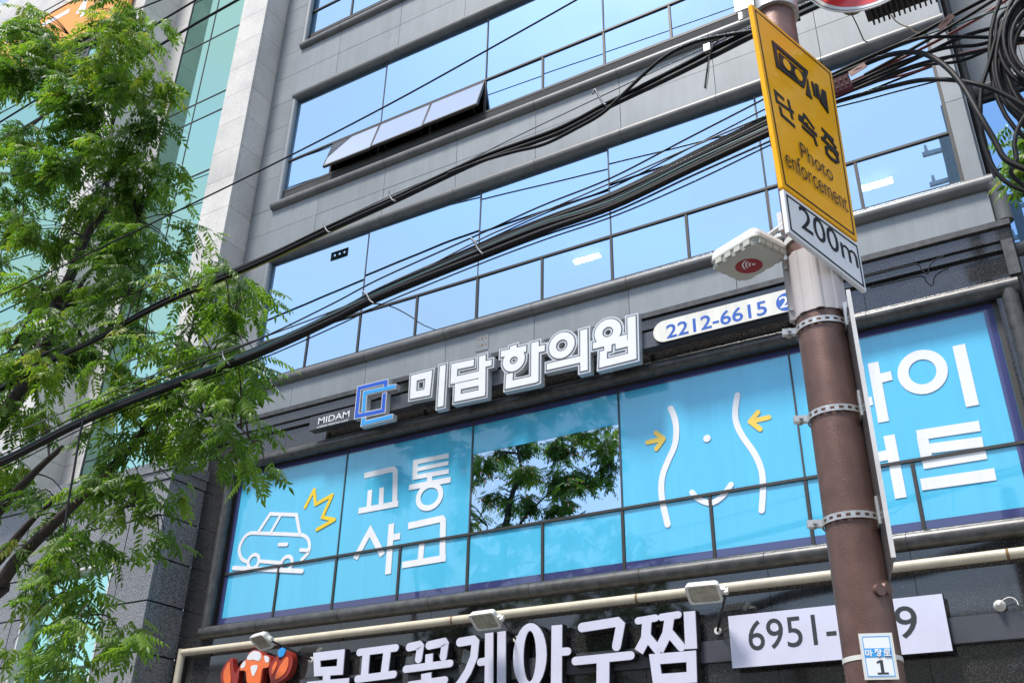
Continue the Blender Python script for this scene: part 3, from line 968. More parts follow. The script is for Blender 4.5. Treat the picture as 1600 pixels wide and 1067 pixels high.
a_.text('KOREAN MEDICINE CLINIC', tx[2][0], tx[3][0], (tx[2][1] + tx[3][1]) / 2 - 0.022, (tx[2][1] + tx[3][1]) / 2 + 0.006, 0.012)
a_.build('lettering', 'letter_white', CS)

# phone lightbox of the clinic
PB = thing('phone_lightbox', 'long rounded cream lightbox with blue phone number 2212-6615 above the film windows', 'sign')
pc = [(-3.526,6.959),(-3.537,6.766),(-3.632,6.864),(-2.213,7.119),(-2.248,6.805),(-2.857,7.128),(-2.886,6.789)]
pz0, pz1 = 6.845, 7.125
pr = (pz1 - pz0) / 2
px0, px1 = pc[2][0], -1.62
def stadium(x0, x1, z0, z1, n=12):
    r = (z1 - z0) / 2
    c = (z0 + z1) / 2
    pts = [(x0 + r + r * math.cos(t), c + r * math.sin(t)) for t in [math.pi / 2 + math.pi * i / n for i in range(n + 1)]]
    pts += [(x1 - r + r * math.cos(t), c + r * math.sin(t)) for t in [-math.pi / 2 + math.pi * i / n for i in range(n + 1)]]
    return pts
Art(facade(9.15), 0.0, 0.035).poly(stadium(px0, px1, pz0, pz1)).build('box_body', 'letter_black', PB)
Art(facade(9.15), 0.03, 0.041).poly(stadium(px0 + .006, px1 - .006, pz0 + .006, pz1 - .006)).build('face', 'lightbox', PB)
num = [(-3.468,6.898),(-2.319,6.876),(-2.305,7.066),(-3.46,7.077)]
a_ = Art(facade(9.108), 0, 0.001)
a_.text('2212-6615', num[0][0], num[1][0], (num[0][1] + num[1][1]) / 2 - 0.01, (num[0][1] + num[1][1]) / 2 + 0.165, 0.014)
a_.build('lettering', 'phone_blue', PB)
cc = [(-2.108,6.97)][0]
a_ = Art(facade(9.108), 0, 0.001)
a_.disc(cc, 0.108, 30)
a_.build('number_disc', 'phone_blue', PB)
a_ = Art(facade(9.106), 0, 0.001)
a_.text('2', cc[0] - 0.072, cc[0] + 0.03, cc[1] - 0.065, cc[1] + 0.07, 0.012)
a_.build('lettering', 'letter_white', PB)
mt_ = MB()
for x in (px0 + 0.4, px1 - 0.4):
    mt_.box(x, x + 0.06, 9.151, 9.169, 6.9, 7.0)
mt_.build('bracket', 'steel', PB)

# ------------------------------------------------------------------ restaurant sign
RS = thing('restaurant_sign', 'restaurant sign of white hangul channel letters and crab emblem on dark granite', 'sign')
RF = facade(9.36)
RB = 0.10
rest = [
    [('c', [(-8.231,3.849),(-7.857,3.852),(-7.853,3.664),(-8.197,3.673)], .105), ('s', [(-8.05,3.655),(-8.039,3.538)], .115), ('s', [(-8.342,3.526),(-7.697,3.525)], .09)],
    [('r', [(-7.583,3.846),(-7.055,3.854)], .088), ('s', [(-7.478,3.829),(-7.477,3.57)], .11), ('s', [(-7.173,3.846),(-7.191,3.571)], .11), ('r', [(-7.577,3.546),(-7.055,3.561)], .088), ('r', [(-7.672,3.33),(-6.867,3.349)], .09)],
    [('r', [(-6.864,3.845),(-6.731,3.857),(-6.708,3.835),(-6.724,3.704)], .098), ('r', [(-6.589,3.841),(-6.391,3.859),(-6.372,3.835),(-6.387,3.704)], .098), ('s', [(-6.58,3.748),(-6.575,3.616)], .105), ('r', [(-6.893,3.605),(-6.291,3.622)], .085), ('s', [(-6.605,3.543),(-6.597,3.44)], .14), ('r', [(-6.821,3.428),(-6.349,3.45)], .085), ('r', [(-6.578,3.439),(-6.824,3.252)], .09), ('r', [(-6.577,3.425),(-6.278,3.246)], .09)],
    [('r', [(-6.176,3.84),(-6.0,3.848),(-5.97,3.82),(-5.984,3.665),(-6.056,3.516),(-6.145,3.402),(-6.272,3.292)], .10), ('r', [(-5.899,3.605),(-5.785,3.612)], .085), ('s', [(-5.795,3.907),(-5.777,3.241)], .11), ('s', [(-5.636,3.908),(-5.622,3.232)], .11)],
    [('o', [(-5.283,3.621)], .140, .300, .130, .085), ('s', [(-4.957,3.911),(-4.968,3.179)], .130), ('r', [(-4.941,3.633),(-4.833,3.63)], .085)],
    [('r', [(-4.662,3.856),(-4.26,3.874),(-4.225,3.839),(-4.277,3.634)], .10), ('r', [(-4.745,3.526),(-4.125,3.532)], .088), ('s', [(-4.429,3.528),(-4.445,3.147)], .145)],
    [('r', [(-4.03,3.861),(-3.841,3.871)], .075), ('s', [(-3.933,3.849),(-3.955,3.681),(-4.037,3.558)], .105), ('r', [(-3.95,3.712),(-3.835,3.563)], .09), ('r', [(-3.776,3.871),(-3.595,3.878)], .075), ('s', [(-3.688,3.862),(-3.725,3.704),(-3.822,3.552)], .105), ('r', [(-3.71,3.727),(-3.586,3.569)], .09), ('s', [(-3.476,3.9),(-3.484,3.539)], .125), ('c', [(-3.87,3.475),(-3.488,3.472),(-3.496,3.279),(-3.851,3.282)], .105)],
]
for spec in rest:
    base = letters(RF, spec, 'channel_letter', 'letter_black', RS, 0.0, RB - 0.012, 0.010)
    letters(RF, spec, 'letter_face', 'letter_lilac', base, RB - 0.02, RB, -0.004)
MB().box(-8.55, -3.0, 9.362, 9.405, 3.42, 3.62).build('sign_bar', 'black_bar', RS)
MB().box(-1.28, 1.2, 9.335, 9.405, 3.40, 3.62).build('sign_bar', 'black_bar', RS)
# crab emblem: claws and shell
cr_ = Art(RF, 0.0, RB - 0.01)
claw_l = [(-9.77,3.648),(-9.808,3.767),(-9.764,3.874),(-9.658,3.952),(-9.613,3.847),(-9.56,3.749),(-9.507,3.815),(-9.491,3.683),(-9.522,3.57),(-9.67,3.541)]
claw_r = [(-8.946,3.63),(-8.99,3.754),(-8.956,3.858),(-8.862,3.919),(-8.828,3.848),(-8.744,3.963),(-8.641,3.909),(-8.619,3.771),(-8.682,3.656),(-8.825,3.591),(-8.921,3.546)]
shell = [(-9.501,3.784),(-9.484,3.86),(-9.398,3.924),(-9.368,3.992),(-9.276,4.023),(-9.151,3.989),(-9.1,3.946),(-9.012,3.931),(-8.963,3.835),(-8.985,3.784),(-9.077,3.768),(-9.085,3.639),(-9.108,3.535),(-9.234,3.529),(-9.339,3.626),(-9.387,3.76)]
claw_l, claw_r, shell = smooth_closed(claw_l), smooth_closed(claw_r), smooth_closed(shell)
for c in (claw_l, claw_r, shell):
    cr_.poly(c)
emb = cr_.build('crab_emblem', 'crab_red', RS)
def shrink(pts, k):
    cx, cz = sum(p[0] for p in pts) / len(pts), sum(p[1] for p in pts) / len(pts)
    return [(cx + (p[0] - cx) * k, cz + (p[1] - cz) * k) for p in pts]
c2 = Art(RF, RB - 0.02, RB)
c2.poly(smooth_closed([(-9.716,3.652),(-9.753,3.771),(-9.726,3.855),(-9.68,3.899),(-9.645,3.787),(-9.61,3.676),(-9.627,3.6)]))
c2.poly(smooth_closed([(-8.853,3.631),(-8.846,3.713),(-8.799,3.8),(-8.72,3.885),(-8.683,3.852),(-8.679,3.761),(-8.736,3.675)]))
c2.poly(smooth_closed([(-8.926,3.688),(-8.931,3.78),(-8.881,3.852),(-8.863,3.805),(-8.891,3.731)]))
c2.poly(shrink(shell, 0.90))
c2.build('emblem_face', 'crab_orange', emb)
c3 = Art(RF, RB - 0.015, RB + 0.004)
c3.poly(smooth_closed([(-9.373,3.906),(-9.352,3.967),(-9.272,4.003),(-9.169,3.975),(-9.137,3.918),(-9.172,3.875),(-9.262,3.897)]))
c3.poly(smooth_closed([(-9.466,3.828),(-9.442,3.873),(-9.403,3.893),(-9.39,3.83),(-9.439,3.803)]))
c3.poly(smooth_closed([(-9.086,3.93),(-9.018,3.909),(-8.998,3.853),(-9.05,3.85)]))
c3.poly(smooth_closed([(-9.289,3.814),(-9.183,3.822),(-9.192,3.753),(-9.234,3.695)]))
c3.build('emblem_patch', 'crab_white', emb)
c4 = Art(RF, RB - 0.02, RB + 0.002)
c4.poly(smooth_closed([(-8.87,3.966),(-8.803,4.007),(-8.748,3.987),(-8.766,3.912),(-8.836,3.894)]))
c4.build('emblem_gem', 'logo_light', emb)

PS = thing('phone_sign', 'flat white sign box with dark digits 6951- on dark granite behind pole', 'sign')
pq = [(-3.106,3.83),(-1.132,3.807),(-1.158,3.321),(-3.088,3.335)]
sx0, sx1 = (pq[0][0] + pq[3][0]) / 2, (pq[1][0] + pq[2][0]) / 2
sz0, sz1 = (pq[2][1] + pq[3][1]) / 2, (pq[0][1] + pq[1][1]) / 2
MB().box(sx0, sx1, 9.275, 9.334, sz0, sz1).build('box_body', 'letter_black', PS)
MB().box(sx0 + .004, sx1 - .004, 9.270, 9.276, sz0 + .004, sz1 - .004).build('face', 'letter_lilac', PS)
pn = [(-2.913,3.467),(-2.093,3.477),(-2.884,3.7),(-1.575,3.459),(-1.388,3.459),(-1.361,3.681),(-1.808,3.469),(-1.612,3.463)]
a_ = Art(facade(9.27), 0, 0.001)
bz_, tz_ = pn[0][1] + 0.005, pn[0][1] + 0.285
a_.text('6951-', pn[0][0], pn[1][0], bz_, tz_, 0.004)
a_.build('lettering', 'digit_dark', PS)
a_ = Art(facade(9.27), 0, 0.001)
a_.text('9', pn[3][0], pn[4][0], bz_ - 0.01, tz_ - 0.01, 0.004)
a_.text('7', pn[6][0], pn[7][0], bz_ - 0.01, tz_ - 0.01, 0.004)
a_.build('lettering', 'digit_dark', PS)

# ------------------------------------------------------------------ beige pipe and floodlights
BP = thing('beige_pipe', 'beige painted pipe running along dark granite above restaurant sign', 'pipe')
bx = [(-10.804,4.051),(-6.327,4.092),(-4.054,4.095),(-0.568,4.076)]
PZ = 4.105
xs = [-10.66, bx[1][0], bx[2][0], bx[3][0], 1.0]
for a, b in zip(xs, xs[1:]):
    MB().tube([(a + .003, 9.33, PZ), (b - .003, 9.33, PZ)], 0.048, 12).build('pipe_run', 'beige', BP)
for x in xs[1:-1]:
    MB().tube([(x - .012, 9.33, PZ), (x + .012, 9.33, PZ)], 0.0495, 12, False).build('pipe_joint', 'rust', BP)
MB().tube([(-10.66, 9.33, PZ + 0.045), (-10.66, 9.33, 0.13)], 0.05, 12).build('pipe_drop', 'beige', BP)
clips = MB()
for x in (-10.2, -8.0, -6.0, -4.0, -2.0, 0.0):
    clips.box(x, x + .03, 9.34, 9.412, PZ - 0.03, PZ + 0.03)
clips.build('clip', 'steel', BP)

def floodlight(px, foot, yaw_, tilt, label):
    t = thing('floodlight', label, 'lamp', 'white floodlights over the restaurant sign')
    Rm = Matrix.Rotation(yaw_, 3, 'Z') @ Matrix.Rotation(tilt, 3, 'X')
    c = Vector(px)
    X, Y_, Z = (Rm @ Vector(v) for v in ((1, 0, 0), (0, 1, 0), (0, 0, 1)))
    hw, hd, hh = 0.165, 0.112, 0.03
    def ring_(k, z, kk=1.0):
        pts = []
        for sx, sy in ((-1, -1), (1, -1), (1, 1), (-1, 1)):
            for j in range(4):
                ang = {(-1, -1): math.pi, (1, -1): 1.5 * math.pi, (1, 1): 0, (-1, 1): .5 * math.pi}[(sx, sy)] + j * math.pi / 6
                r = 0.035
                pts.append(c + X * (sx * (hw * k - r) + r * math.cos(ang)) + Y_ * (sy * (hd * k - r) + r * math.sin(ang)) + Z * z)
        return pts
    def shell_(levels, cap0, cap1):
        m = MB()
        rr = [ring_(k, z) for k, z in levels]
        n = len(rr[0])
        m.add([p for r_ in rr for p in r_], [(i * n + j, i * n + (j + 1) % n, (i + 1) * n + (j + 1) % n, (i + 1) * n + j) for i in range(len(rr) - 1) for j in range(n)])
        if cap0:
            m.add(rr[0], [tuple(reversed(range(n)))])
        if cap1:
            m.add(rr[-1], [tuple(range(n))])
        return m
    shell_([(0.84, -0.020), (0.84, -0.032), (1.0, -0.034), (1.0, -0.005), (0.95, 0.03), (0.72, 0.052)], False, True).build('housing', 'lamp_white', t)
    shell_([(0.84, -0.0205), (0.84, -0.0195)], True, True).build('lens', 'lamp_glass', t)
    fin = MB()
    for i in range(9):
        fin.obox(c + X * (-0.11 + 0.0275 * i) + Z * 0.058, X, Y_, Z, 0.003, 0.07, 0.01)
    fin.build('cooling_fin', 'lamp_white', t)
    yk = MB()
    yk.obox(c + X * (hw + 0.02), X, Y_, Z, 0.022, 0.03, 0.02)
    yk.obox(c + X * (hw + 0.05) - Z * 0.015, X, Y_, Z, 0.018, 0.018, 0.03)
    yk.build('yoke', 'lamp_white', t)
    MB().tube([c + X * (hw + 0.05) - Z * 0.03, Vector(foot)], 0.013, 8).build('arm', 'letter_black', t)
    MB().tube([Vector(foot) + Vector((0, -0.005, 0)), Vector(foot) + Vector((0, 0.03, 0))], 0.035, 10).build('arm_foot', 'lamp_white', t)
fl = [(-8.876,8.98,4.039),(-8.402,9.36,3.846),(-5.665,8.98,3.976),(-5.512,9.36,3.832),(-3.21,8.98,3.993),(-3.239,9.36,3.709)]
floodlight(fl[0], fl[1], -0.30, -0.62, 'white floodlight above the crab emblem')
floodlight(fl[2], fl[3], -0.05, -0.62, 'white floodlight in the middle of beige pipe')
floodlight(fl[4], fl[5], 0.10, -0.62, 'white floodlight nearest to the brown pole')
MT = [(-0.72,9.36,3.688)][0]
sb_ = thing('lamp_mount', 'small white lamp foot with wire loop on dark sign bar', 'lamp mount')
MB().tube([(MT[0], 9.25, MT[2] - 0.01), (MT[0], 9.334, MT[2] - 0.01)], [0.012, 0.05], 12).build('foot', 'lamp_white', sb_)
MB().tube(smooth_path([(-0.703,9.28,3.696),(-0.653,9.28,3.723),(-0.613,9.28,3.724),(-0.58,9.28,3.694),(-0.573,9.28,3.656)]), 0.005, 6).build('wire_loop', 'lamp_white', sb_)

# ------------------------------------------------------------------ brown sign pole
PXC, PYC = -0.760, 3.877
PO = thing('sign_pole', 'brown painted steel pole with pale ribbed sleeve and signs', 'pole')
pr_ = 0.1035
MB().tube([(PXC, PYC, 0.13), (PXC, PYC, 2.0), (PXC, PYC, 4.2), (PXC, PYC, 6.6)], [0.106, 0.1045, 0.103, 0.100], 40).build('shaft', 'pole', PO)
MB().tube([(PXC, PYC, 0.13), (PXC, PYC, 0.16)], 0.19, 24).build('base_plate', 'steel', PO)
# ribbed sleeve
sl = MB()
n = 96
prof = []
for i in range(n):
    t = 2 * math.pi * i / n
    k = (i % 24)
    r = 0.109 + (0.010 if k in (3, 4, 5) else 0.006 if k in (2, 6, 15, 16, 17, 18) else 0.0)
    prof.append((math.cos(t) * r, math.sin(t) * r))
zs0, zs1 = 3.755, 4.07
vsl = [(PXC + a, PYC + b, z) for z in (zs0, zs1) for a, b in prof]
sl.add(vsl, [(i, (i + 1) % n, (i + 1) % n + n, i + n) for i in range(n)])
inn = [(PXC + a * 0.93, PYC + b * 0.93, z) for z in (zs0, zs1) for a, b in prof]
sl.add([vsl[i] for i in range(n)] + [inn[i] for i in range(n)], [(i, i + n, (i + 1) % n + n, (i + 1) % n) for i in range(n)])
sl.add([vsl[i + n] for i in range(n)] + [inn[i + n] for i in range(n)], [(i, (i + 1) % n, (i + 1) % n + n, i + n) for i in range(n)])
# flange at the seam
fd = Vector((-0.93, -0.36, 0)).normalized()
ft = Vector((-fd.y, fd.x, 0))
for s in (-1, 1):
    sl.obox(Vector((PXC, PYC, (zs0 + zs1) / 2)) + fd * 0.117 + ft * 0.010 * s, fd, ft, (0, 0, 1), 0.012, 0.004, (zs1 - zs0) / 2)
sleeve = sl.build('sleeve', 'sleeve', PO)
for z in (zs0 + 0.05, zs1 - 0.05):
    MB().tube([Vector((PXC, PYC, z)) + fd * 0.120 - ft * 0.026, Vector((PXC, PYC, z)) + fd * 0.120 + ft * 0.026], 0.009, 6, True, False).build('bolt', 'steel', sleeve)
MB().tube([(PXC, PYC, 4.135), (PXC, PYC, 4.165)], 0.112, 40).build('ring_band', 'lamp_white', PO)
# rubber plugged holes in the shaft
for (ax_, z) in ((-1.28, 2.555), (0.42, 2.545)):
    base_dir = Vector((-PXC, -PYC, 0)).normalized()
    dr = Matrix.Rotation(-ax_ * 0.75, 3, 'Z') @ base_dir if ax_ < 0 else Matrix.Rotation(0.62, 3, 'Z') @ base_dir
    c = Vector((PXC, PYC, z)) + dr * 0.100
    MB().tube([c, c + dr * 0.016], [0.026, 0.022], 16).build('plug', 'pole', PO)
# grey socket with the arm at the top
MB().tube([(PXC, PYC, 5.58), (PXC, PYC, 6.5)], 0.125, 28).build('socket', 'steel', PO)
arm0 = Vector((PXC, PYC, 5.80))
arm1 = Vector([(0.019,4.35,6.123)][0])
MB().tube([arm0, arm1], 0.060, 16).build('arm', 'steel', PO)
for s in (-1, 1):
    MB().obox(Vector((PXC - 0.12, PYC - 0.09 + 0.03 * s, 5.70)), (1, 0, 0), (0, 1, 0), (0, 0, 1), 0.05, 0.006, 0.10).build('socket_flange', 'steel', PO)

def strap(parent, z, plane_dir, lug_dir):
    """perforated steel band round the pole"""
    r, h = 0.111, 0.014
    n = 40
    m = MB()
    a0 = math.atan2(lug_dir.y, lug_dir.x)
    for i in range(n):
        t0, t1 = a0 + 2 * math.pi * i / n, a0 + 2 * math.pi * (i + 1) / n
        hole = i % 2 == 0
        segs = ((-h, -0.006), (0.006, h)) if hole else ((-h, h),)
        for lo, hi in segs:
            p = [Vector((PXC + math.cos(t) * rr, PYC + math.sin(t) * rr, z + zz)) for rr in (r, r + 0.0025) for t, zz in ((t0, lo), (t1, lo), (t1, hi), (t0, hi))]
            m.add(p, [(3, 2, 1, 0), (4, 5, 6, 7), (0, 1, 5, 4), (2, 3, 7, 6)])
    c = Vector((PXC, PYC, z)) + lug_dir * (r + 0.028)
    tn = Vector((-lug_dir.y, lug_dir.x, 0))
    for s in (-1, 1):
        m.obox(c + tn * 0.010 * s, lug_dir, tn, (0, 0, 1), 0.030, 0.003, h)
    m.tube([c - tn * 0.03, c + tn * 0.03], 0.008, 6)
    m.tube([c - tn * 0.022, c - tn * 0.032], 0.014, 6, True, False)
    return m.build('strap', 'steel', parent)

lug = Vector((-0.93, -0.36, 0)).normalized()
# edge-on panel strapped to the right of the pole
EP = thing('edge_on_sign', 'long metal sign seen edge-on, strapped to right side of brown pole', 'sign')
NP = Vector((-0.575, 3.56, 0))
FPt = Vector((-0.668, 3.925, 0))
dv = (FPt - NP).normalized()
nv = Vector((dv.y, -dv.x, 0))
ln = (FPt - NP).length
MB().obox(Vector(((NP.x + FPt.x) / 2, (NP.y + FPt.y) / 2, 3.135)), dv, nv, (0, 0, 1), ln / 2, 0.004, 0.545).build('panel', 'alu', EP)
MB().obox(Vector((NP.x, NP.y, 3.135)) - dv * 0.003, dv, nv, (0, 0, 1), 0.004, 0.008, 0.545).build('panel_edge', 'white_al', EP)
for z in (3.70, 3.285, 2.835):
    strap(EP, z, None, lug)
    MB().obox(Vector((PXC, PYC, z + 0.0)) + Vector((0.113, -0.03, 0.01)), dv, nv, (0, 0, 1), 0.055, 0.010, 0.055).build('strap_bracket', 'steel', EP)

# ------------------------------------------------------------------ enforcement sign
SPL = Plane((-0.760 + 0.9563 * 0.135, 3.877 - 0.2924 * 0.135, 0), (0.29237, 0.95630, 0), (0.95630, -0.29237, 0))
YS = thing('enforcement_sign', 'yellow photo enforcement warning sign with camera symbol on brown pole', 'sign')
yq = [(-0.45,5.247),(0.254,5.278),(0.203,4.199),(-0.4,4.195)]
Art(SPL, -0.022, -0.001).poly(yq).build('panel', 'sign_yellow', YS)
def inset(q_, k):
    cx, cz = sum(p[0] for p in q_) / 4, sum(p[1] for p in q_) / 4
    return [(p[0] + (k if p[0] < cx else -k), p[1] + (k if p[1] < cz else -k)) for p in q_]
a_ = Art(SPL, 0, 0.0005)
a_.stroke(inset(yq, 0.025), 0.009, closed=True)
for s, w_ in (([(-0.279,4.754),(-0.349,4.76),(-0.347,4.703),(-0.236,4.713)], .021), ([(-0.243,4.778),(-0.23,4.667)], .021), ([(-0.244,4.724),(-0.209,4.718)], .019), ([(-0.328,4.683),(-0.323,4.637),(-0.217,4.629)], .021),
              ([(-0.108,4.772),(-0.133,4.728),(-0.167,4.73)], .019), ([(-0.109,4.764),(-0.037,4.723)], .021), ([(-0.104,4.723),(-0.101,4.702)], .020), ([(-0.174,4.708),(-0.022,4.692)], .021), ([(-0.153,4.671),(-0.053,4.665),(-0.042,4.619)], .021),
              ([(0.035,4.769),(0.138,4.755)], .020), ([(0.077,4.759),(0.042,4.709)], .020), ([(0.076,4.754),(0.151,4.714)], .020), ([(0.016,4.701),(0.164,4.686)], .021), ([(0.088,4.69),(0.096,4.665)], .019)):
    a_.stroke(s, w_)
a_.stroke([(0.046,4.657),(0.076,4.679),(0.115,4.677),(0.145,4.66),(0.145,4.631),(0.119,4.614),(0.077,4.612),(0.045,4.623)], 0.020, closed=True)
# camera symbol
a_.stroke([(-0.3,5.089),(-0.027,5.095),(-0.083,4.967),(-0.295,4.952)], 0.027, closed=True)
a_.poly([(-0.266,5.056),(-0.054,5.06),(-0.087,4.987),(-0.27,4.972)])
for s in [[(-0.023,5.049),(-0.023,4.977),(-0.012,4.923),(-0.063,4.922)],[(0.012,5.055),(0.033,5.048),(0.04,4.967),(0.014,4.965)],[(0.049,5.066),(0.072,5.066),(0.071,4.968),(0.046,4.968)],[(0.106,5.065),(0.141,5.067),(0.131,4.921),(0.066,4.956)]]:
    a_.poly(s)
ph = [(-0.208,4.544),(-0.215,4.461),(0.052,4.449),(-0.353,4.374),(-0.334,4.335),(0.182,4.3),(0.071,4.555),(0.188,4.407)]
a_.text('Photo', ph[0][0], ph[2][0] + 0.005, ph[1][1] - 0.004, ph[0][1] + 0.002, -0.004)
a_.text('enforcement', ph[3][0], ph[5][0] - 0.03, ph[4][1] - 0.006, ph[4][1] + 0.098, -0.004)
a_.build('lettering', 'sign_black', YS)
a_ = Art(SPL, 0.001, 0.0052)
for c in [(-0.211,5.014),(-0.111,5.014)]:
    a_.ring(c, 0.016, 0.016, 0.032)
a_.build('symbol_reel', 'sign_yellow', YS)
brk = MB()
for z in (4.35, 5.0):
    brk.obox(Vector((PXC, PYC, z)) + SPL.n * 0.112, SPL.u, SPL.n, (0, 0, 1), 0.20, 0.0085, 0.02)
brk.build('bracket', 'steel', YS)
DS = thing('distance_plate', 'white distance plate reading 200m under the yellow sign', 'sign')
wq = [(-0.399,4.179),(0.204,4.181),(0.201,3.924),(-0.401,3.96)]
Art(SPL, -0.020, -0.001).poly(wq).build('panel', 'sign_white', DS)
a_ = Art(SPL, 0, 0.0005)
a_.stroke(inset(wq, 0.020), 0.010, closed=True)
dd = [(-0.285,4.146),(-0.291,4.03),(0.167,3.983),(-0.296,4.131)]
a_.text('200m', dd[3][0], dd[2][0], dd[1][1], dd[1][1] + 0.125, 0.004)
a_.build('lettering', 'sign_black', DS)
brk = MB()
brk.obox(Vector((PXC, PYC, 4.07)) + SPL.n * 0.112, SPL.u, SPL.n, (0, 0, 1), 0.18, 0.0085, 0.018)
brk.build('bracket', 'steel', DS)

# ------------------------------------------------------------------ road name plate
RN = thing('road_name_plate', 'small white and blue road name plate with number 1 on brown pole', 'sign')
qn = Vector((0.30, -0.954, 0)).normalized()
QP = Plane((PXC + qn.x * 0.112, PYC + qn.y * 0.112, 0), (-qn.y, qn.x, 0), tuple(qn))
u0, u1, v0, v1 = -0.048, 0.068, 2.226, 2.387
Art(QP, -0.004, 0.0).poly([(u0, v0), (u1, v0), (u1, v1), (u0, v1)]).build('panel', 'lamp_white', RN)
a_ = Art(QP, 0.0, 0.0006)
a_.poly([(u0 + .008, v0 + .008), (u1 - .008, v0 + .008), (u1 - .008, v1 - .008), (u0 + .008, v1 - .008)], False)
a_.build('plate_face', 'sign_white', RN)
a_ = Art(QP, 0.0, 0.0013)
a_.stroke([(u0 + .012, v0 + .012), (u1 - .012, v0 + .012), (u1 - .012, v1 - .012), (u0 + .012, v1 - .012)], 0.0028, closed=True)
a_.poly([(u0 + .013, 2.303), (u1 - .013, 2.303), (u1 - .013, 2.334), (u0 + .013, 2.334)], False)
a_.build('blue_band', 'logo_light', RN)
a_ = Art(QP, 0.0, 0.0022)
def gl(x, z, segs, w_=0.0042):
    for s in segs:
        a_.stroke([(x + p[0] * 0.024, z + p[1] * 0.024) for p in s], w_)
gl(-0.032, 2.306, [[(0, .25), (0, .85), (.42, .85), (.42, .25), (0, .25)], [(.72, 0), (.72, 1.0)], [(.72, .5), (.98, .5)]])
gl(0.000, 2.306, [[(0, .95), (.55, .95)], [(.28, .95), (0, .5)], [(.28, .85), (.55, .5)], [(.75, .4), (.75, 1.0)], [(.75, .7), (1.0, .7)], [(.3, .3), (.5, .38), (.7, .3), (.7, .12), (.5, .02), (.3, .12), (.3, .3)]])
gl(0.030, 2.306, [[(0.1, .95), (.8, .95), (.8, .7), (.1, .7), (.1, .42), (.85, .42)], [(.45, .42), (.45, .12)], [(0, .08), (.95, .08)]])
a_.build('lettering', 'letter_white', RN)
a_ = Art(QP, 0.0, 0.0013)
a_.poly([(0.011, 2.250), (0.022, 2.250), (0.022, 2.293), (0.013, 2.293), (0.011, 2.286)], False)
a_.poly([(0.0, 2.281), (0.0, 2.287), (0.013, 2.293), (0.012, 2.285)], False)
a_.poly([(-0.002, 2.244), (0.036, 2.244), (0.036, 2.250), (-0.002, 2.250)], False)
a_.build('lettering', 'digit_dark', RN)
bandm = MB()
for i in range(40):
    t0, t1 = 2 * math.pi * i / 40, 2 * math.pi * (i + 1) / 40
    p = [Vector((PXC + math.cos(t) * rr, PYC + math.sin(t) * rr, z)) for rr in (0.1052, 0.1068) for t, z in ((t0, 2.300), (t1, 2.300), (t1, 2.317), (t0, 2.317))]
    bandm.add(p, [(3, 2, 1, 0), (4, 5, 6, 7), (0, 1, 5, 4), (2, 3, 7, 6)])
bandm.build('strap', 'lamp_white', RN)

# ------------------------------------------------------------------ wireless antenna box
AB = thing('antenna_box', 'cream plastic antenna box with red wireless sticker beside brown pole', 'antenna')
cq = [Vector(p) for p in [(-1.188,3.728,4.1),(-1.09,3.954,4.1),(-0.845,3.797,4.1),(-0.931,3.616,4.1)]]
ctr = sum(cq, Vector()) / 4
ex = ((cq[1] - cq[0]) + (cq[2] - cq[3])).normalized()     # left corner to near corner
ey = Vector((-ex.y, ex.x, 0))
hx = (((cq[1] - cq[0]).length + (cq[2] - cq[3]).length) / 4)
hy = (((cq[3] - cq[0]).length + (cq[2] - cq[1]).length) / 4)
def rsq(k, z, r=0.03, m=5):
    pts = []
    for sx, sy, a0 in ((-1, -1, math.pi), (1, -1, 1.5 * math.pi), (1, 1, 0), (-1, 1, .5 * math.pi)):
        for j in range(m):
            t = a0 + j * (math.pi / 2) / (m - 1)
            pts.append(ctr + ex * (sx * (hx * k - r) + r * math.cos(t)) + ey * (sy * (hy * k - r) + r * math.sin(t)) + Vector((0, 0, z)))
    return pts
def stack(levels):
    m = MB()
    rr = [rsq(k, z) for k, z in levels]
    n = len(rr[0])
    m.add([p for r_ in rr for p in r_], [(i * n + j, i * n + (j + 1) % n, (i + 1) * n + (j + 1) % n, (i + 1) * n + j) for i in range(len(rr) - 1) for j in range(n)])
    m.add(rr[0], [tuple(reversed(range(n)))])
    m.add(rr[-1], [tuple(range(n))])
    return m
stack([(0.80, -0.035), (0.90, -0.030), (0.96, 0.0), (1.0, 0.004), (1.0, 0.012)]).build('housing', 'cream_plate', AB)
stack([(0.985, 0.013), (0.985, 0.030), (0.93, 0.055)]).build('lid', 'white_lid', AB)
for i in range(4):
    for s in (-1, 1):
        lat = MB()
        lat.obox(ctr + ex * s * hx * 0.955 + ey * (-0.6 + 0.4 * i) * hy + Vector((0, 0, -0.012)), ex, ey, (0, 0, 1), 0.006, 0.018, 0.012)
        lat.build('latch_lug', 'cream_plate', AB)
        lat = MB()
        lat.obox(ctr + ey * s * hy * 0.955 + ex * (-0.6 + 0.4 * i) * hx + Vector((0, 0, -0.012)), ex, ey, (0, 0, 1), 0.018, 0.006, 0.012)
        lat.build('latch_lug', 'cream_plate', AB)
sc_ = Vector([(-1.022,3.787,4.064)][0])
def under(name, mat, pts_or_ring, z):
    m = MB()
    m.add([Vector((p[0], p[1], z)) for p in pts_or_ring], [tuple(range(len(pts_or_ring)))])
    return m.build(name, mat, AB)
rr_ = 0.062
under('sticker', 'wifi_red', [(sc_.x + rr_ * math.cos(t), sc_.y - rr_ * math.sin(t)) for t in [2 * math.pi * i / 30 for i in range(30)]], 4.0638)
wm = MB()
o_ = sc_ + Vector((0.010, 0.018, 0)) * -1.0
far = (Vector((sc_.x, sc_.y, 0)) - Vector((0, 0, 0))).normalized()
side = Vector((far.y, -far.x, 0))
tip = Vector((sc_.x, sc_.y, 4.0632)) + side * 0.022 - far * 0.012
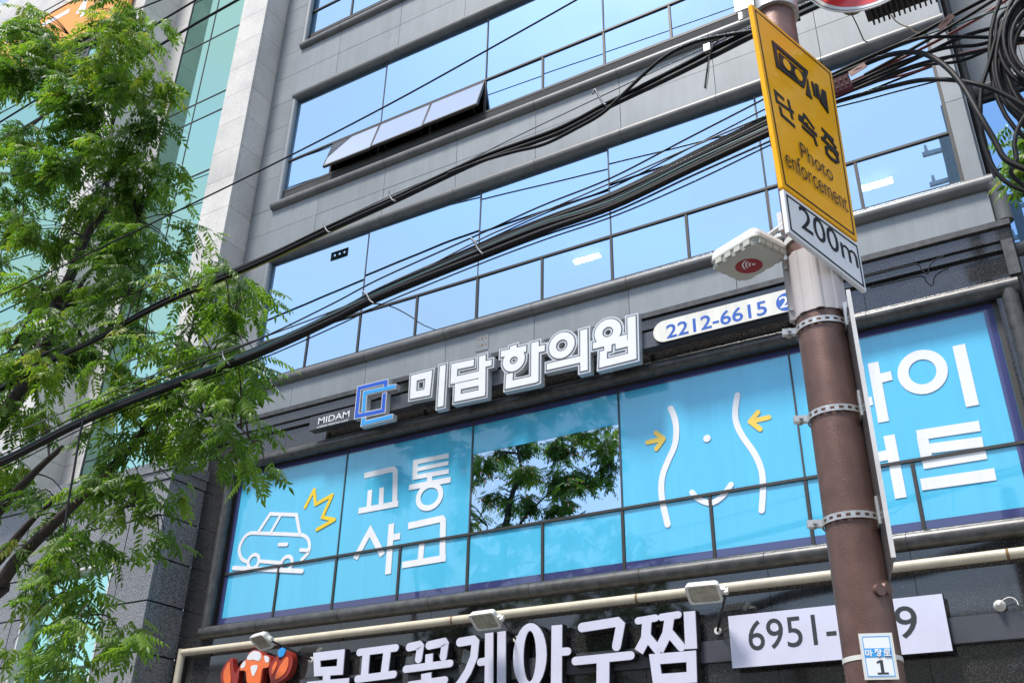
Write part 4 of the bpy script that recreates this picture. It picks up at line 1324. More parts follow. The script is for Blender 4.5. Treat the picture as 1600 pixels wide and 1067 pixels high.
for r0, r1 in ((0.0, 0.008), (0.016, 0.023), (0.031, 0.038), (0.046, 0.053)):
    k = 9
    angs = [math.radians(140 + 90 * i / (k - 1)) for i in range(k)] if r0 else [2 * math.pi * i / k for i in range(k)]
    inner = [tip + side * math.cos(a) * r0 + far * math.sin(a) * r0 for a in angs]
    outer = [tip + side * math.cos(a) * r1 + far * math.sin(a) * r1 for a in angs]
    if r0:
        wm.add(inner + outer, [(i, i + 1, i + 1 + k, i + k) for i in range(k - 1)])
    else:
        wm.add(outer, [tuple(range(k))])
wm.build('wireless_symbol', 'sign_white', AB)
arm = MB()
pc_ = Vector((PXC, PYC, 4.27))
ac = ctr + ey * hy * 0.7 + ex * hx * 0.55
arm.tube([Vector((ac.x, ac.y, 4.18)), Vector((PXC - 0.06, PYC - 0.02, 4.30))], 0.014, 8)
arm.tube([Vector((ac.x, ac.y, 4.12)), Vector((ac.x, ac.y, 4.19))], 0.022, 8)
arm.obox((PXC - 0.108, PYC, 4.30), (1, 0, 0), (0, 1, 0), (0, 0, 1), 0.012, 0.03, 0.05)
arm.build('bracket_arm', 'steel', AB)
MB().tube([Vector((ac.x + 0.02, ac.y, 4.115)), Vector((PXC - 0.09, PYC + 0.02, 4.17))], 0.018, 8).build('lower_strut', 'frame', AB)

# ------------------------------------------------------------------ round sign, finned lamp and cap under the arm
RD = thing('round_sign', 'red round traffic sign with white rim at top edge', 'sign')
rc = Vector([(-0.308,4.15,5.679)][0]) + Vector((0, 0, 0.32))
tow = (Vector((0, 0, 1.6)) - rc)
tow = Vector((tow.x, tow.y, 0)).normalized()
ru = Vector((-tow.y, tow.x, 0))
DP = Plane((rc.x, rc.y, 0), tuple(ru), tuple(tow))
Art(DP, -0.01, 0.0).disc((0, rc.z), 0.32, 48).build('disc', 'sign_white', RD)
a_ = Art(DP, 0.0, 0.001)
a_.ring((0, rc.z), 0.3115, 0.3115, 0.004, 48)
a_.build('rim_line', 'sign_black', RD)
a_ = Art(DP, 0.0, 0.0015)
a_.disc((0, rc.z), 0.288, 48)
a_.build('face', 'red', RD)
MB().obox(rc - tow * 0.03, ru, tow, (0, 0, 1), 0.03, 0.016, 0.25).build('bracket', 'steel', RD)
CP = tag(MB().tube([Vector([(-0.394,4.35,6.129)][0]), Vector([(-0.425,4.35,5.92)][0])], [0.055, 0.055], 20).build('pipe_cap', 'ochre'), 'ochre pipe end hanging below the red round sign', 'pipe')
FB = thing('finned_lamp', 'black finned lamp housing hanging at the top beside red round sign', 'lamp')
f0 = Vector([(-0.339,4.4,5.982)][0])
f1 = Vector([(0.027,4.4,5.774)][0])
fx = Vector((f1.x - f0.x, f1.y - f0.y, 0)).normalized()
fy = Vector((-fx.y, fx.x, 0))
fl_ = (f1 - f0).length
fc = (f0 + f1) / 2
MB().obox(fc + Vector((0, 0, 0.06)), fx, fy, (0, 0, 1), fl_ / 2, 0.07, 0.045).build('housing', 'frame', FB)
for i in range(14):
    MB().obox(fc + fx * (-fl_ / 2 + 0.03 + i * (fl_ - 0.06) / 13) + Vector((0, 0, 0.0)), fx, fy, (0, 0, 1), 0.005, 0.07, 0.022).build('cooling_fin', 'frame', FB)
MB().obox(fc + fx * (fl_ * 0.36) + Vector((0, -0.05, -0.01)), fx, fy, (0, 0, 1), 0.035, 0.03, 0.03).build('cable_gland', 'letter_black', FB)
MB().obox(fc + Vector((0, 0, 0.13)) + fx * 0.25, fx, fy, (0, 0, 1), fl_ / 2, 0.13, 0.02).build('lamp_plate', 'frame', FB)
st = MB()
for i in range(16):
    st.obox(fc + fx * (-0.02 + i * 0.022) + Vector((0, -0.135, 0.105)), fx, fy, (0, 0, 1), 0.007, 0.004, 0.008)
st.build('connector_row', 'cable_beige', FB)

# ------------------------------------------------------------------ cables
def cable(pts, r, mat, label, group=None, name='cable', sub=6, n=6):
    return tag(MB().tube(smooth_path(pts, sub), r, n).build(name, mat), label, 'cable', group)

def jitter_path(pts, off_a, off_b, dy):
    out = []
    for i, p in enumerate(pts):
        t = i / (len(pts) - 1)
        o = off_a + (off_b - off_a) * t ** 1.5 + rnd.uniform(-0.010, 0.010)
        out.append((p[0], p[1] + dy, p[2] + o))
    return out
LOW = [(-9.052,4.6,4.601),(-7.95,4.6,4.668),(-6.918,4.6,4.846),(-5.991,4.6,4.934),(-5.013,4.6,5.003),(-4.286,4.6,5.107),(-3.833,4.6,5.19),(-3.025,4.6,5.274),(-2.544,4.6,5.318),(-2.038,4.6,5.34),(-1.519,4.6,5.427),(-1.012,4.6,5.514),(-0.648,4.6,5.574)]
for k in range(9):
    oa = (k % 3 - 1) * 0.020
    ob = -0.085 + 0.024 * k
    cable(jitter_path(LOW, oa, ob, (k // 3 - 1) * 0.022), (0.021, 0.018, 0.012, 0.022, 0.017, 0.020, 0.013, 0.021, 0.016)[k], 'cable_teal' if k == 2 else 'cable_grey' if k == 6 else 'cable',
          'dark teal cable inside the lower thick bundle' if k == 2 else 'slim grey cable inside the lower thick bundle' if k == 6 else 'black cable in the lower thick bundle sagging across cyan windows', 'cables of the lower bundle')
for k, (oa, ob, r) in enumerate(((0.03, 0.20, 0.006), (-0.02, -0.15, 0.0065), (0.025, 0.155, 0.005), (-0.03, -0.12, 0.005))):
    cable(jitter_path(LOW, oa, ob, 0.03 * (k - 1.5)), r, 'cable', ('thin stray wire highest over the lower bundle beside yellow sign', 'thin stray wire lowest under the lower bundle beside yellow sign', 'thin stray wire just over the lower bundle, second from top', 'thin stray wire just under the lower bundle, second from bottom')[k], 'stray wires of the lower bundle')
cable([(-8.586,4.6,4.847),(-7.014,4.6,5.008),(-6.033,4.6,5.092),(-5.035,4.6,5.118),(-3.975,4.6,5.194),(-3.065,4.6,5.365),(-2.788,4.6,5.402),(-2.078,4.6,5.476),(-1.468,4.6,5.551),(-1.003,4.6,5.594)], 0.0055, 'cable_grey', 'thin grey messenger wire just above the lower thick bundle')
UPP = [(-9.389,4.8,5.456),(-8.105,4.8,5.714),(-7.324,4.8,5.812),(-6.449,4.8,5.969),(-5.4,4.8,6.034),(-4.653,4.8,6.11),(-3.958,4.8,6.175),(-3.2,4.8,6.258),(-2.552,4.8,6.256),(-2.147,4.8,6.316),(-1.618,4.8,6.389),(-1.075,4.8,6.48),(-0.834,4.8,6.505),(-0.57,4.8,6.523),(-0.174,4.8,6.552)]
for k in range(6):
    cable(jitter_path(UPP, -0.018 + 0.007 * k, -0.05 + 0.022 * k, (k % 3 - 1) * 0.02), (0.016, 0.013, 0.010, 0.015, 0.010, 0.013)[k], ('cable', 'cable', 'cable_yellow', 'cable', 'cable', 'cable')[k],
          'black cable in the upper bundle below the open windows' if k != 2 else 'yellow striped cable in the upper bundle', 'cables of the upper bundle')
cable([(-9.124,4.8,5.782),(-7.363,4.8,5.93),(-6.468,4.8,6.04),(-5.409,4.8,6.081),(-4.66,4.8,6.16),(-3.994,4.8,6.232),(-3.487,4.8,6.267),(-2.925,4.8,6.346),(-2.243,4.8,6.424),(-1.335,4.8,6.519),(-0.98,4.8,6.559)], 0.0045, 'cable_grey', 'thin messenger wire above the upper bundle with hook ties')
cable([(-3.441,4.74,6.178),(-3.159,4.74,6.182),(-2.886,4.74,6.161),(-2.623,4.74,6.127),(-2.369,4.74,6.163),(-2.17,4.74,6.21),(-1.997,4.74,6.318),(-1.839,4.74,6.425),(-1.679,4.74,6.507),(-1.515,4.74,6.532),(-1.349,4.74,6.511),(-1.019,4.74,6.42),(-0.774,4.74,6.383)], 0.013, 'cable', 'thick black cable looping out of the upper bundle near the yellow sign')
cable([(-8.979,4.4,6.334),(-8.396,4.4,6.384),(-7.173,4.4,6.461),(-5.131,4.4,6.607),(-3.806,4.4,6.742),(-2.701,4.4,6.906),(-2.176,4.4,6.99),(-1.69,4.4,7.07)], 0.0075, 'cable', 'single thin black wire crossing the open windows')
hk = 'small wire hook tying the cable bundle'
def hook(Y, a, b, c):
    return None
hooks = [([(-3.988,4.6,5.209),(-3.944,4.6,5.169),(-3.916,4.6,5.119),(-3.878,4.6,5.082)], 'grey cable tie on lower bundle left of the brown pole'), ([(-3.085,4.6,5.367),(-3.048,4.6,5.323),(-3.025,4.6,5.264),(-2.982,4.6,5.204)], 'grey cable tie on lower bundle under the open windows'), ([(-5.318,4.6,5.074),(-5.318,4.6,5.041),(-5.287,4.6,4.989),(-5.221,4.6,4.929)], 'grey cable tie on lower bundle beside the tree'),
         ([(-4.653,4.8,6.16),(-4.625,4.8,6.101),(-4.592,4.8,6.053),(-4.556,4.8,6.028)], 'thin hook on upper bundle over the left end window'), ([(-4.007,4.8,6.236),(-3.99,4.8,6.18),(-3.961,4.8,6.133),(-3.928,4.8,6.109)], 'thin hook on upper bundle below the first open sash'), ([(-2.238,4.8,6.427),(-2.222,4.8,6.462),(-2.194,4.8,6.39),(-2.162,4.8,6.311),(-2.143,4.8,6.285)], 'thin hook on upper bundle near the looping cable')]
for p, lb_ in hooks:
    tag(MB().tube(smooth_path([(a, b - 0.05, c) for a, b, c in p]), 0.008, 6).build('cable_tie', 'cable_grey'), lb_, 'cable tie', 'cable ties')
# splice stub hanging from the upper messenger
sp = thing('wire_clamp', 'small metal clamp with cut wire tails hanging on upper bundle', 'clamp')
s0 = Vector([(-1.39,4.75,6.444)][0])
MB().obox(s0, (1, 0, 0), (0, 1, 0), (0, 0, 1), 0.022, 0.015, 0.03).build('clamp_body', 'steel', sp)
MB().tube(smooth_path([(-1.312,4.75,6.474),(-1.355,4.75,6.432),(-1.383,4.75,6.36),(-1.412,4.75,6.232),(-1.434,4.75,6.115)]), 0.006, 6).build('wire_tail', 'cable', sp)
MB().tube(smooth_path([(-1.384,4.75,6.349),(-1.405,4.75,6.201),(-1.427,4.75,6.1)]), 0.004, 6).build('wire_tail', 'cable_grey', sp)
# lines by the stone building, also mirrored in the glass
lines = [([(-3.079,6.3,12.252),(-8.327,6.3,12.148),(-10.081,6.3,12.026),(-13.422,6.3,11.726),(-14.402,6.3,11.659)], 0.021, 'thick black wire nearest the teal glass strip'), ([(-4.131,6.6,13.445),(-9.693,6.6,13.176),(-10.674,6.6,13.079),(-11.531,6.6,12.985),(-14.286,6.6,12.735),(-15.325,6.6,12.642)], 0.018, 'second black wire from the top, over the white stone'), ([(-4.859,6.3,12.553),(-10.108,6.3,13.115),(-12.092,6.3,13.479),(-14.166,6.3,13.467),(-15.332,6.3,13.633)], 0.014, 'black wire passing in front of orange banner'), ([(-10.036,6.5,14.632),(-12.955,6.5,14.853),(-14.136,6.5,14.879),(-15.071,6.5,14.907),(-16.073,6.5,14.979)], 0.012, 'thin wire crossing the upper corner of the orange banner'), ([(-10.698,6.7,15.248),(-13.681,6.7,15.438),(-15.626,6.7,15.53),(-16.669,6.7,15.61)], 0.010, 'thinnest wire crossing the top of orange banner')]
for p, r, lb_ in lines:
    p = [Vector(q_) for q_ in p]
    d = (p[0] - p[-1]).normalized()
    p = [p[0] + d * 16] + p + [p[-1] - d * 8]
    cable(p, r, 'cable', lb_, None, sub=3)
jx, jz = (-11.849,12.799)
JB = thing('junction_plate', 'dark junction plate with three holes hanging on the wire, mirrored in the glass', 'junction plate')
ja = Art(Plane((jx, 6.28, jz), (1, 0, 0), (0, -1, 0)), -0.02, 0.0)
xs_ = [-0.22, -0.155, -0.095, -0.03, 0.03, 0.095, 0.155, 0.22]
for i in range(7):
    if i % 2:
        ja.poly([(xs_[i], -0.12), (xs_[i + 1], -0.12), (xs_[i + 1], -0.04), (xs_[i], -0.04)])
        ja.poly([(xs_[i], 0.03), (xs_[i + 1], 0.03), (xs_[i + 1], 0.08), (xs_[i], 0.08)])
    else:
        ja.poly([(xs_[i], -0.12), (xs_[i + 1], -0.12), (xs_[i + 1], 0.08), (xs_[i], 0.08)])
ja.build('plate', 'frame', JB)
# cables fanning to the right of the sign
fan = [
    ([(-0.695,4.5,5.43),(-0.62,4.5,5.434),(-0.466,4.5,5.426),(-0.328,4.45,5.373),(-0.175,4.4,5.307),(-0.042,4.35,5.208),(0.072,4.3,5.085),(0.161,4.3,4.99),(0.264,4.3,4.834),(0.398,4.3,4.592)], .0125, 'cable', 'thick cable bowing from behind the yellow sign across the right-hand mirror window'),
    ([(-0.654,4.5,5.603),(-0.536,4.5,5.62),(-0.4,4.5,5.633),(-0.293,4.45,5.59),(-0.179,4.4,5.51),(-0.101,4.35,5.401),(-0.034,4.3,5.242),(0.014,4.25,5.053),(0.049,4.2,4.819),(0.083,4.2,4.64),(0.106,4.2,4.525),(0.187,4.2,4.428)], .0145, 'cable', 'thickest cable arching down past the grey corner pillar'),
    ([(-0.684,4.6,5.714),(-0.581,4.6,5.735),(-0.349,4.6,5.767),(-0.173,4.6,5.774),(-0.013,4.6,5.718),(0.378,4.6,5.506),(0.615,4.6,5.373)], .010, 'cable', 'nearly level black cable running into the cable coil'),
    ([(-0.645,4.6,5.597),(-0.534,4.6,5.609),(-0.281,4.6,5.641),(-0.027,4.6,5.638),(0.164,4.6,5.576),(0.396,4.6,5.594)], .010, 'cable', None),
    ([(-0.691,4.65,5.623),(-0.591,4.65,5.627),(-0.324,4.65,5.655),(-0.111,4.65,5.689),(0.103,4.65,5.718),(0.41,4.65,5.68)], .011, 'cable', None),
    ([(-0.723,4.6,5.559),(-0.625,4.6,5.554),(-0.29,4.6,5.588),(-0.071,4.6,5.578),(0.118,4.6,5.538),(0.378,4.6,5.51)], .010, 'cable', None),
    ([(-0.681,4.7,5.8),(-0.577,4.7,5.812),(-0.174,4.7,5.879),(0.051,4.7,5.934),(0.228,4.7,5.972),(0.446,4.7,6.023)], .012, 'cable', None),
    ([(-0.641,4.7,5.812),(-0.265,4.7,5.864),(0.082,4.7,5.863),(0.38,4.7,5.864),(0.602,4.7,5.866)], .005, 'cable_teal', 'thin teal cable rising to the upper right corner'),
    ([(-0.467,4.7,5.73),(-0.187,4.7,5.8),(0.086,4.7,5.881),(0.265,4.7,5.941),(0.44,4.7,5.996)], .010, 'cable', None),
    ([(-0.548,4.75,5.759),(-0.151,4.75,5.82),(0.166,4.75,5.895),(0.328,4.75,5.955),(0.504,4.75,6.019)], .009, 'cable_red', 'dull red cable among black ones at upper right'),
    ([(-0.627,4.7,5.644),(-0.37,4.7,5.655),(-0.159,4.7,5.658),(0.033,4.7,5.599),(0.232,4.7,5.616),(0.419,4.7,5.602)], .009, 'cable', None),
    ([(-0.666,4.72,5.668),(-0.408,4.72,5.669),(-0.199,4.72,5.65),(0.042,4.72,5.665),(0.353,4.72,5.593)], .007, 'cable_red', 'slim dull red cable just below the fan of black cables'),
]
for p, r, mt, lb_ in fan:
    cable(p, r, mt, lb_ or 'black cable in the fan between yellow sign and cable coil', None if lb_ else 'cables fanning right of the yellow sign', n=8)
hang = [
    ([(0.389,4.4,5.607),(0.26,4.4,5.541),(0.212,4.4,5.407),(0.143,4.4,5.242),(0.09,4.4,5.124),(0.049,4.4,4.931),(0.037,4.4,4.794),(0.054,4.4,4.621),(0.103,4.4,4.514),(0.194,4.4,4.424)], .011, 'cable', 'outermost slack cable loop hanging in front of blue side window'),
    ([(0.396,4.35,5.546),(0.28,4.35,5.462),(0.199,4.35,5.281),(0.17,4.35,5.11),(0.186,4.35,4.957),(0.264,4.35,4.793)], .011, 'cable', 'slack cable loop on the left side of the cable coil'),
    ([(0.271,4.25,4.82),(0.196,4.25,4.723),(0.158,4.25,4.635),(0.148,4.25,4.544),(0.112,4.25,4.476),(0.171,4.25,4.352)], .011, 'cable', 'short slack cable hanging below the cable coil'),
]
for p, r, mt, lb_ in hang:
    cable(p, r, mt, lb_, 'slack cable loops at the right', n=8)
# coil of spare cable
CO = MB()
cc3 = [(0.43,4.4,5.228),(0.516,4.4,5.62),(0.163,4.4,5.36)]
cen, top, lef = (Vector(p) for p in cc3)
va, vb = top - cen, lef - cen
for k in range(15):
    s = 0.62 + 0.055 * (k % 8) + rnd.uniform(-0.03, 0.03)
    e = 0.95 + rnd.uniform(-0.12, 0.35)
    off = Vector((rnd.uniform(-.02, .02), -0.10 + 0.018 * k, rnd.uniform(-.05, .03)))
    CO.tube([cen + off + va * s * e * math.cos(t) * 1.15 + vb * s * math.sin(t) * 0.95 for t in [2 * math.pi * i / 32 for i in range(33)]], 0.0115, 7, False)
tag(CO.build('cable_coil', 'cable'), 'big hanging coil of spare black cable at the right edge', 'cable')
# splitter, tags, loose wires
SP = thing('cable_splitter', 'dark red cable splitter box at right edge of yellow sign', 'splitter box')
sq = Vector([(-0.563,4.45,5.495)][0])
su = (Vector([(-0.495,4.45,5.502)][0]) - sq).normalized()
sv = su.cross(Vector((0, 1, 0))).normalized()
MB().obox(sq, su, (0, 1, 0), sv, 0.048, 0.018, 0.050).build('body', 'splitter', SP)
for i in range(3):
    for j in (-1, 1):
        MB().tube([sq + su * (-0.028 + 0.028 * i) + sv * 0.022 * j + Vector((0, -0.017, 0)), sq + su * (-0.028 + 0.028 * i) + sv * 0.022 * j + Vector((0, -0.024, 0))], 0.006, 8).build('screw', 'ochre', SP)
for pp, hw_, lb_, rot in (([(-0.47,4.5,5.565)][0], 0.048, 'faded pink tag on cables beside red splitter', 0.30), ([(0.014,4.6,5.772)][0], 0.050, 'faded pink tag near upper right corner of the photo', 0.72)):
    c = Vector(pp) + Vector((0, -0.05, 0))
    u_ = Vector((math.cos(rot), 0, math.sin(rot)))
    v_ = Vector((-math.sin(rot), 0, math.cos(rot)))
    tg = tag(MB().obox(c, u_, (0, 1, 0), v_, hw_, 0.002, 0.020).build('cable_tag', 'tag_pink'), lb_, 'tag', 'pink cable tags')
    pt = MB()
    for i in range(3):
        pt.obox(c + u_ * (-0.01 + 0.012 * i) + v_ * (0.006 - 0.004 * i) + Vector((0, -0.0026, 0)), u_, (0, 1, 0), v_, 0.014, 0.0004, 0.0014)
    pt.build('print_line', 'digit_dark', tg)
cable([(-0.428,4.3,5.835),(-0.413,4.3,5.749),(-0.401,4.3,5.665),(-0.392,4.3,5.613),(-0.375,4.3,5.595)], 0.0032, 'cable', 'thin loose black wire dangling under the ochre pipe end')
cable([(-0.239,4.4,5.819),(-0.221,4.4,5.76),(-0.189,4.4,5.709),(-0.166,4.4,5.688),(-0.146,4.4,5.645),(-0.121,4.4,5.622)], 0.0038, 'cable_beige', 'thin loose beige wire hanging below black finned lamp')
cable([(-1.315,9.28,7.138),(-0.994,9.28,7.134),(-0.795,9.28,7.126),(-0.759,9.28,7.045),(-0.714,9.28,6.985),(-0.673,9.28,7.08),(-0.61,9.28,7.122),(-0.528,9.28,7.141)], 0.007, 'cable', 'loose dark wire tangled along the granite ledge at right')
cable([(-6.463,4.3,4.645),(-6.469,4.3,4.533),(-6.452,4.3,4.375),(-6.428,4.3,4.179),(-6.41,4.3,3.985),(-6.37,4.3,3.734)], 0.009, 'cable', 'dark cable hanging down from the lower bundle into the tree')
cable([(-0.963,4.3,5.198),(-0.962,4.3,5.116),(-0.95,4.3,5.058),(-0.955,4.3,4.801),(-0.956,4.3,4.676)], 0.004, 'cable', 'thin wire dropping along the left edge of yellow sign')

# utility pole across the road, seen mirrored in the windows
UP = thing('utility_pole', 'concrete utility pole mirrored in the right-hand window', 'utility pole')
ux, uy = 0.08, -1.9
for dx in (-0.55, 0.55):
    MB().tube([(ux + dx, uy, 0), (ux + dx, uy, 18.0)], [0.19, 0.12], 16).build('shaft', 'concrete', UP)
MB().box(ux - 0.9, ux + 0.9, uy - 0.35, uy + 0.35, 13.3, 13.42).build('platform', 'steel', UP)
for z in (16.9, 16.0):
    MB().box(ux - 1.1, ux + 1.1, uy - 0.16, uy - 0.08, z, z + 0.1).build('crossarm', 'steel', UP)
    for i in range(4):
        MB().tube([(ux - 1.0 + 0.66 * i, uy - 0.12, z + 0.1), (ux - 1.0 + 0.66 * i, uy - 0.12, z + 0.3)], [0.05, 0.03], 8).build('insulator', 'lamp_white', UP)
MB().tube([(ux + 0.15, uy, 13.43), (ux + 0.15, uy, 14.5)], 0.3, 16).build('transformer', 'steel', UP)
MB().tube([(ux - 0.75, uy + 0.05, 14.6), (ux - 0.75, uy + 0.05, 15.4)], 0.2, 16).build('transformer', 'steel', UP)

# added out-of-view building: cuts skylight from the right, bounces light onto the signs
NB = thing('light_shaping_building', 'added unseen pale building beyond the recessed right wing, blocking and bouncing light', 'building')
MB().box(4.6, 24.0, 8.2, 20.0, 0.13, 21.0).build('wall', 'stone', NB)
MB().box(4.5, 24.1, 8.1, 20.1, 21.002, 21.5).build('roof_edge', 'concrete', NB)
for j in range(6):
    for i in range(6):
        w_ = MB().box(5.6 + 3.0 * i, 7.4 + 3.0 * i, 8.15, 8.197, 1.2 + 3.3 * j, 3.0 + 3.3 * j).build('window', 'frame', NB)
        MB().box(5.66 + 3.0 * i, 7.34 + 3.0 * i, 8.14, 8.149, 1.26 + 3.3 * j, 2.94 + 3.3 * j).build('pane', 'dglass', w_)
    for i in range(3):
        w_ = MB().box(4.55, 4.597, 9.2 + 3.4 * i, 10.8 + 3.4 * i, 1.2 + 3.3 * j, 3.0 + 3.3 * j).build('window', 'frame', NB)
        MB().box(4.54, 4.549, 9.26 + 3.4 * i, 10.74 + 3.4 * i, 1.26 + 3.3 * j, 2.94 + 3.3 * j).build('pane', 'dglass', w_)

# houses across the road: never in the frame, but mirrored in the open sashes and the polished granite
def house(x0, x1, y, h, mat, label):
    t = thing('shop_house', label, 'house', 'houses across the road')
    MB().box(x0, x1, y - 9, y, 0.13, h).build('wall', mat, t)
    MB().box(x0 - 0.1, x1 + 0.1, y - 9.1, y + 0.12, h + 0.002, h + 0.35).build('roof_edge', 'concrete', t)
    nx = max(2, int((x1 - x0) / 2.2))
    for j in range(int((h - 3.4) / 3.0) + 1):
        for i in range(nx):
            cx = x0 + (i + 0.5) * (x1 - x0) / nx
            w_ = MB().box(cx - 0.7, cx + 0.7, y + 0.003, y + 0.05, 1.0 + 3.0 * j, 2.6 + 3.0 * j).build('window', 'seal', t)
            MB().box(cx - 0.63, cx + 0.63, y + 0.052, y + 0.06, 1.07 + 3.0 * j, 2.53 + 3.0 * j).build('pane', 'room', w_)
house(-46, -33, -13.5, 9.2, 'stone', 'pale stone house across the road mirrored in the window sashes')
house(-32.5, -21, -13.0, 8.0, 'panel', 'low grey house across the road mirrored in the granite')
house(-20.5, -9, -13.5, 9.0, 'stone', 'pale stone house across the road right of the grey one')
house(-8.5, 6, -14.0, 8.4, 'beige', 'beige house straight behind the viewer')

# ------------------------------------------------------------------ trees
def leaf_template(seed, n_pairs=5):
    r = np.random.default_rng(seed)
    V, F = [], []
    Lr = 0.245
    def leaflet(base, d, up, ln_, wd):
        d = d / np.linalg.norm(d)
        s = np.cross(d, up)
        s /= np.linalg.norm(s)
        nn = np.cross(s, d)
        o = len(V)
        pts = [base, base + d * ln_ * .35 + s * wd * .5 - nn * wd * .10, base + d * ln_ * .38 + nn * wd * .12, base + d * ln_ * .35 - s * wd * .5 - nn * wd * .10,
               base + d * ln_ * .72 + s * wd * .30 - nn * (wd * .1 + ln_ * .05), base + d * ln_ * .72 - s * wd * .30 - nn * (wd * .1 + ln_ * .05), base + d * ln_ - nn * ln_ * .12]
        V.extend(pts)
        F.extend([(o, o + 1, o + 2), (o, o + 2, o + 3), (o + 1, o + 4, o + 6, o + 2), (o + 2, o + 6, o + 5, o + 3)])
    for i in range(n_pairs):
        t = 0.22 + 0.78 * i / n_pairs
        x = Lr * t
        z = -0.05 * t * t
        for s in (-1, 1):
            d = np.array([0.45 + 0.15 * r.random(), s * (0.75 + 0.2 * r.random()), -0.30 - 0.35 * r.random()])
            leaflet(np.array([x, 0, z]), d, np.array([0.1 * r.normal(), 0.15 * r.normal(), 1.0]), 0.086 * (0.8 + 0.35 * r.random()), 0.030 * (0.85 + 0.3 * r.random()))
    leaflet(np.array([Lr, 0, -0.05]), np.array([1, 0.1 * r.normal(), -0.35]), np.array([0, 0, 1.0]), 0.096, 0.031)
    # rachis as a narrow strip
    o = len(V)
    for t in (0, 0.5, 1.0):
        V.append(np.array([Lr * t, 0.0015, -0.05 * t * t]))
        V.append(np.array([Lr * t, -0.0015, -0.05 * t * t]))
    F.extend([(o, o + 1, o + 3, o + 2), (o + 2, o + 3, o + 5, o + 4)])
    return np.array(V), F
TEMPL = [leaf_template(40 + i, 4 + i % 2 + 1) for i in range(5)]

def leaf_pose(az, droop, roll, size):
    ca, sa = math.cos(az), math.sin(az)
    cd, sd = math.cos(droop), math.sin(droop)
    c_, s_ = math.cos(roll), math.sin(roll)
    Rr = np.array([[1, 0, 0], [0, c_, -s_], [0, s_, c_]])
    Rd = np.array([[cd, 0, sd], [0, 1, 0], [-sd, 0, cd]])
    Ra = np.array([[ca, -sa, 0], [sa, ca, 0], [0, 0, 1]])
    return (Ra @ Rd @ Rr) * size

def make_tree(tree, clusters, branches, y_mid, y_spread, density, n_single, seed, keep=None):
    g = np.random.default_rng(seed)
    # limbs and twigs
    bm_ = MB()
    nodes = []
    for pts, r0, r1 in branches:
        p = smooth_path(pts, 5)
        bm_.tube(p, [r0 + (r1 - r0) * i / (len(p) - 1) for i in range(len(p))], 9)
        nodes += [np.array(q_[:]) for q_ in p[::2]]
    bm_.build('trunk', 'bark', tree)
    nodes = np.array(nodes)
    leaves, tw = [], MB()
    for (cx, cz, r, dy) in clusters:
        area = r * r
        n_tuft = max(2, int(density * (0.36 if cz < 4.85 else 1.0) * area * 15 + 1.5))
        tone0 = g.normal(0.50, 0.13)
        for _ in range(n_tuft):
            v = g.normal(size=3)
            v /= np.linalg.norm(v)
            rad = 0.72 * g.random() ** 0.5
            c = np.array([cx + v[0] * r * rad, y_mid + dy + v[1] * y_spread * rad, cz + v[2] * r * rad * 0.9])
            d2 = ((nodes - c) ** 2).sum(1)
            j = int(d2.argmin())
            if d2[j] < 0.55 and g.random() < 0.55:
                a, b = nodes[j], c
                m = (a + b) / 2 + np.array([0, 0, 0.06 + 0.05 * g.random()])
                tw.tube(smooth_path([a, m, b], 3), [0.010, 0.008, 0.007, 0.006, 0.005, 0.004, 0.003], 4, False)
            out = math.atan2(v[1] + 0.2 * g.normal(), v[0] + 0.2 * g.normal())
            k = int(g.integers(5, 9))
            for i in range(k):
                az = out + (i - (k - 1) / 2) * (4.2 / k) + g.normal() * 0.35
                dr = 0.12 + abs(g.normal()) * 0.45
                p = c + g.normal(size=3) * 0.045
                leaves.append((p, leaf_pose(az, dr, g.normal() * 0.45, 0.66 + 0.36 * g.random()), int(g.integers(0, 5)), float(np.clip(tone0 + g.normal() * 0.17, 0, 1))))
    if tw.v:
        tw.build('twigs', 'bark', tree, kind='stuff')
    eye = np.array([0, 0, 1.6])
    leaves.sort(key=lambda q_: float(np.linalg.norm(q_[0] - eye)))
    single, rest_ = leaves[:n_single], leaves[n_single:]
    # nearest leaves are single parts that share meshes
    protos = []
    for ti, (V, F) in enumerate(TEMPL):
        for tone in (0.30, 0.50, 0.72):
            me = bpy.data.meshes.new('leaf')
            me.from_pydata([tuple(x) for x in V], [], F)
            me.materials.append(M['leaf'])
            at = me.attributes.new('tone', 'FLOAT', 'POINT')
            at.data.foreach_set('value', np.full(len(V), tone, np.float32))
            me.polygons.foreach_set('use_smooth', [False] * len(me.polygons))
            protos.append(me)
    for p, Rm, ti, tone in single:
        me = protos[ti * 3 + (0 if tone < 0.4 else 1 if tone < 0.62 else 2)]
        o = bpy.data.objects.new('leaf', me)
        COL.objects.link(o)
        o.parent = tree
        mw = Matrix.Identity(4)
        for a in range(3):
            for b in range(3):
                mw[a][b] = float(Rm[a, b])
            mw[a][3] = float(p[a])
        o.matrix_basis = mw
    VV, FF, TT, o = [], [], [], 0
    for p, Rm, ti, tone in rest_:
        V, F = TEMPL[ti]
        VV.append(V @ Rm.T + p)
        FF += [tuple(i + o for i in f) for f in F]
        TT.append(np.clip(tone + np.repeat(g.normal(size=len(V) // 7 + 1) * 0.10, 7)[:len(V)], 0, 1).astype(np.float32))
        o += len(V)
    if VV:
        VV = np.concatenate(VV)
        me = bpy.data.meshes.new('crown')
        me.from_pydata(VV.tolist(), [], FF)
        me.materials.append(M['leaf'])
        at = me.attributes.new('tone', 'FLOAT', 'POINT')
        at.data.foreach_set('value', np.concatenate(TT))
        me.polygons.foreach_set('use_smooth', [False] * len(me.polygons))
        cw = bpy.data.objects.new('crown', me)
        COL.objects.link(cw)
        cw.parent = tree
        cw['kind'] = 'stuff'
    return len(leaves)

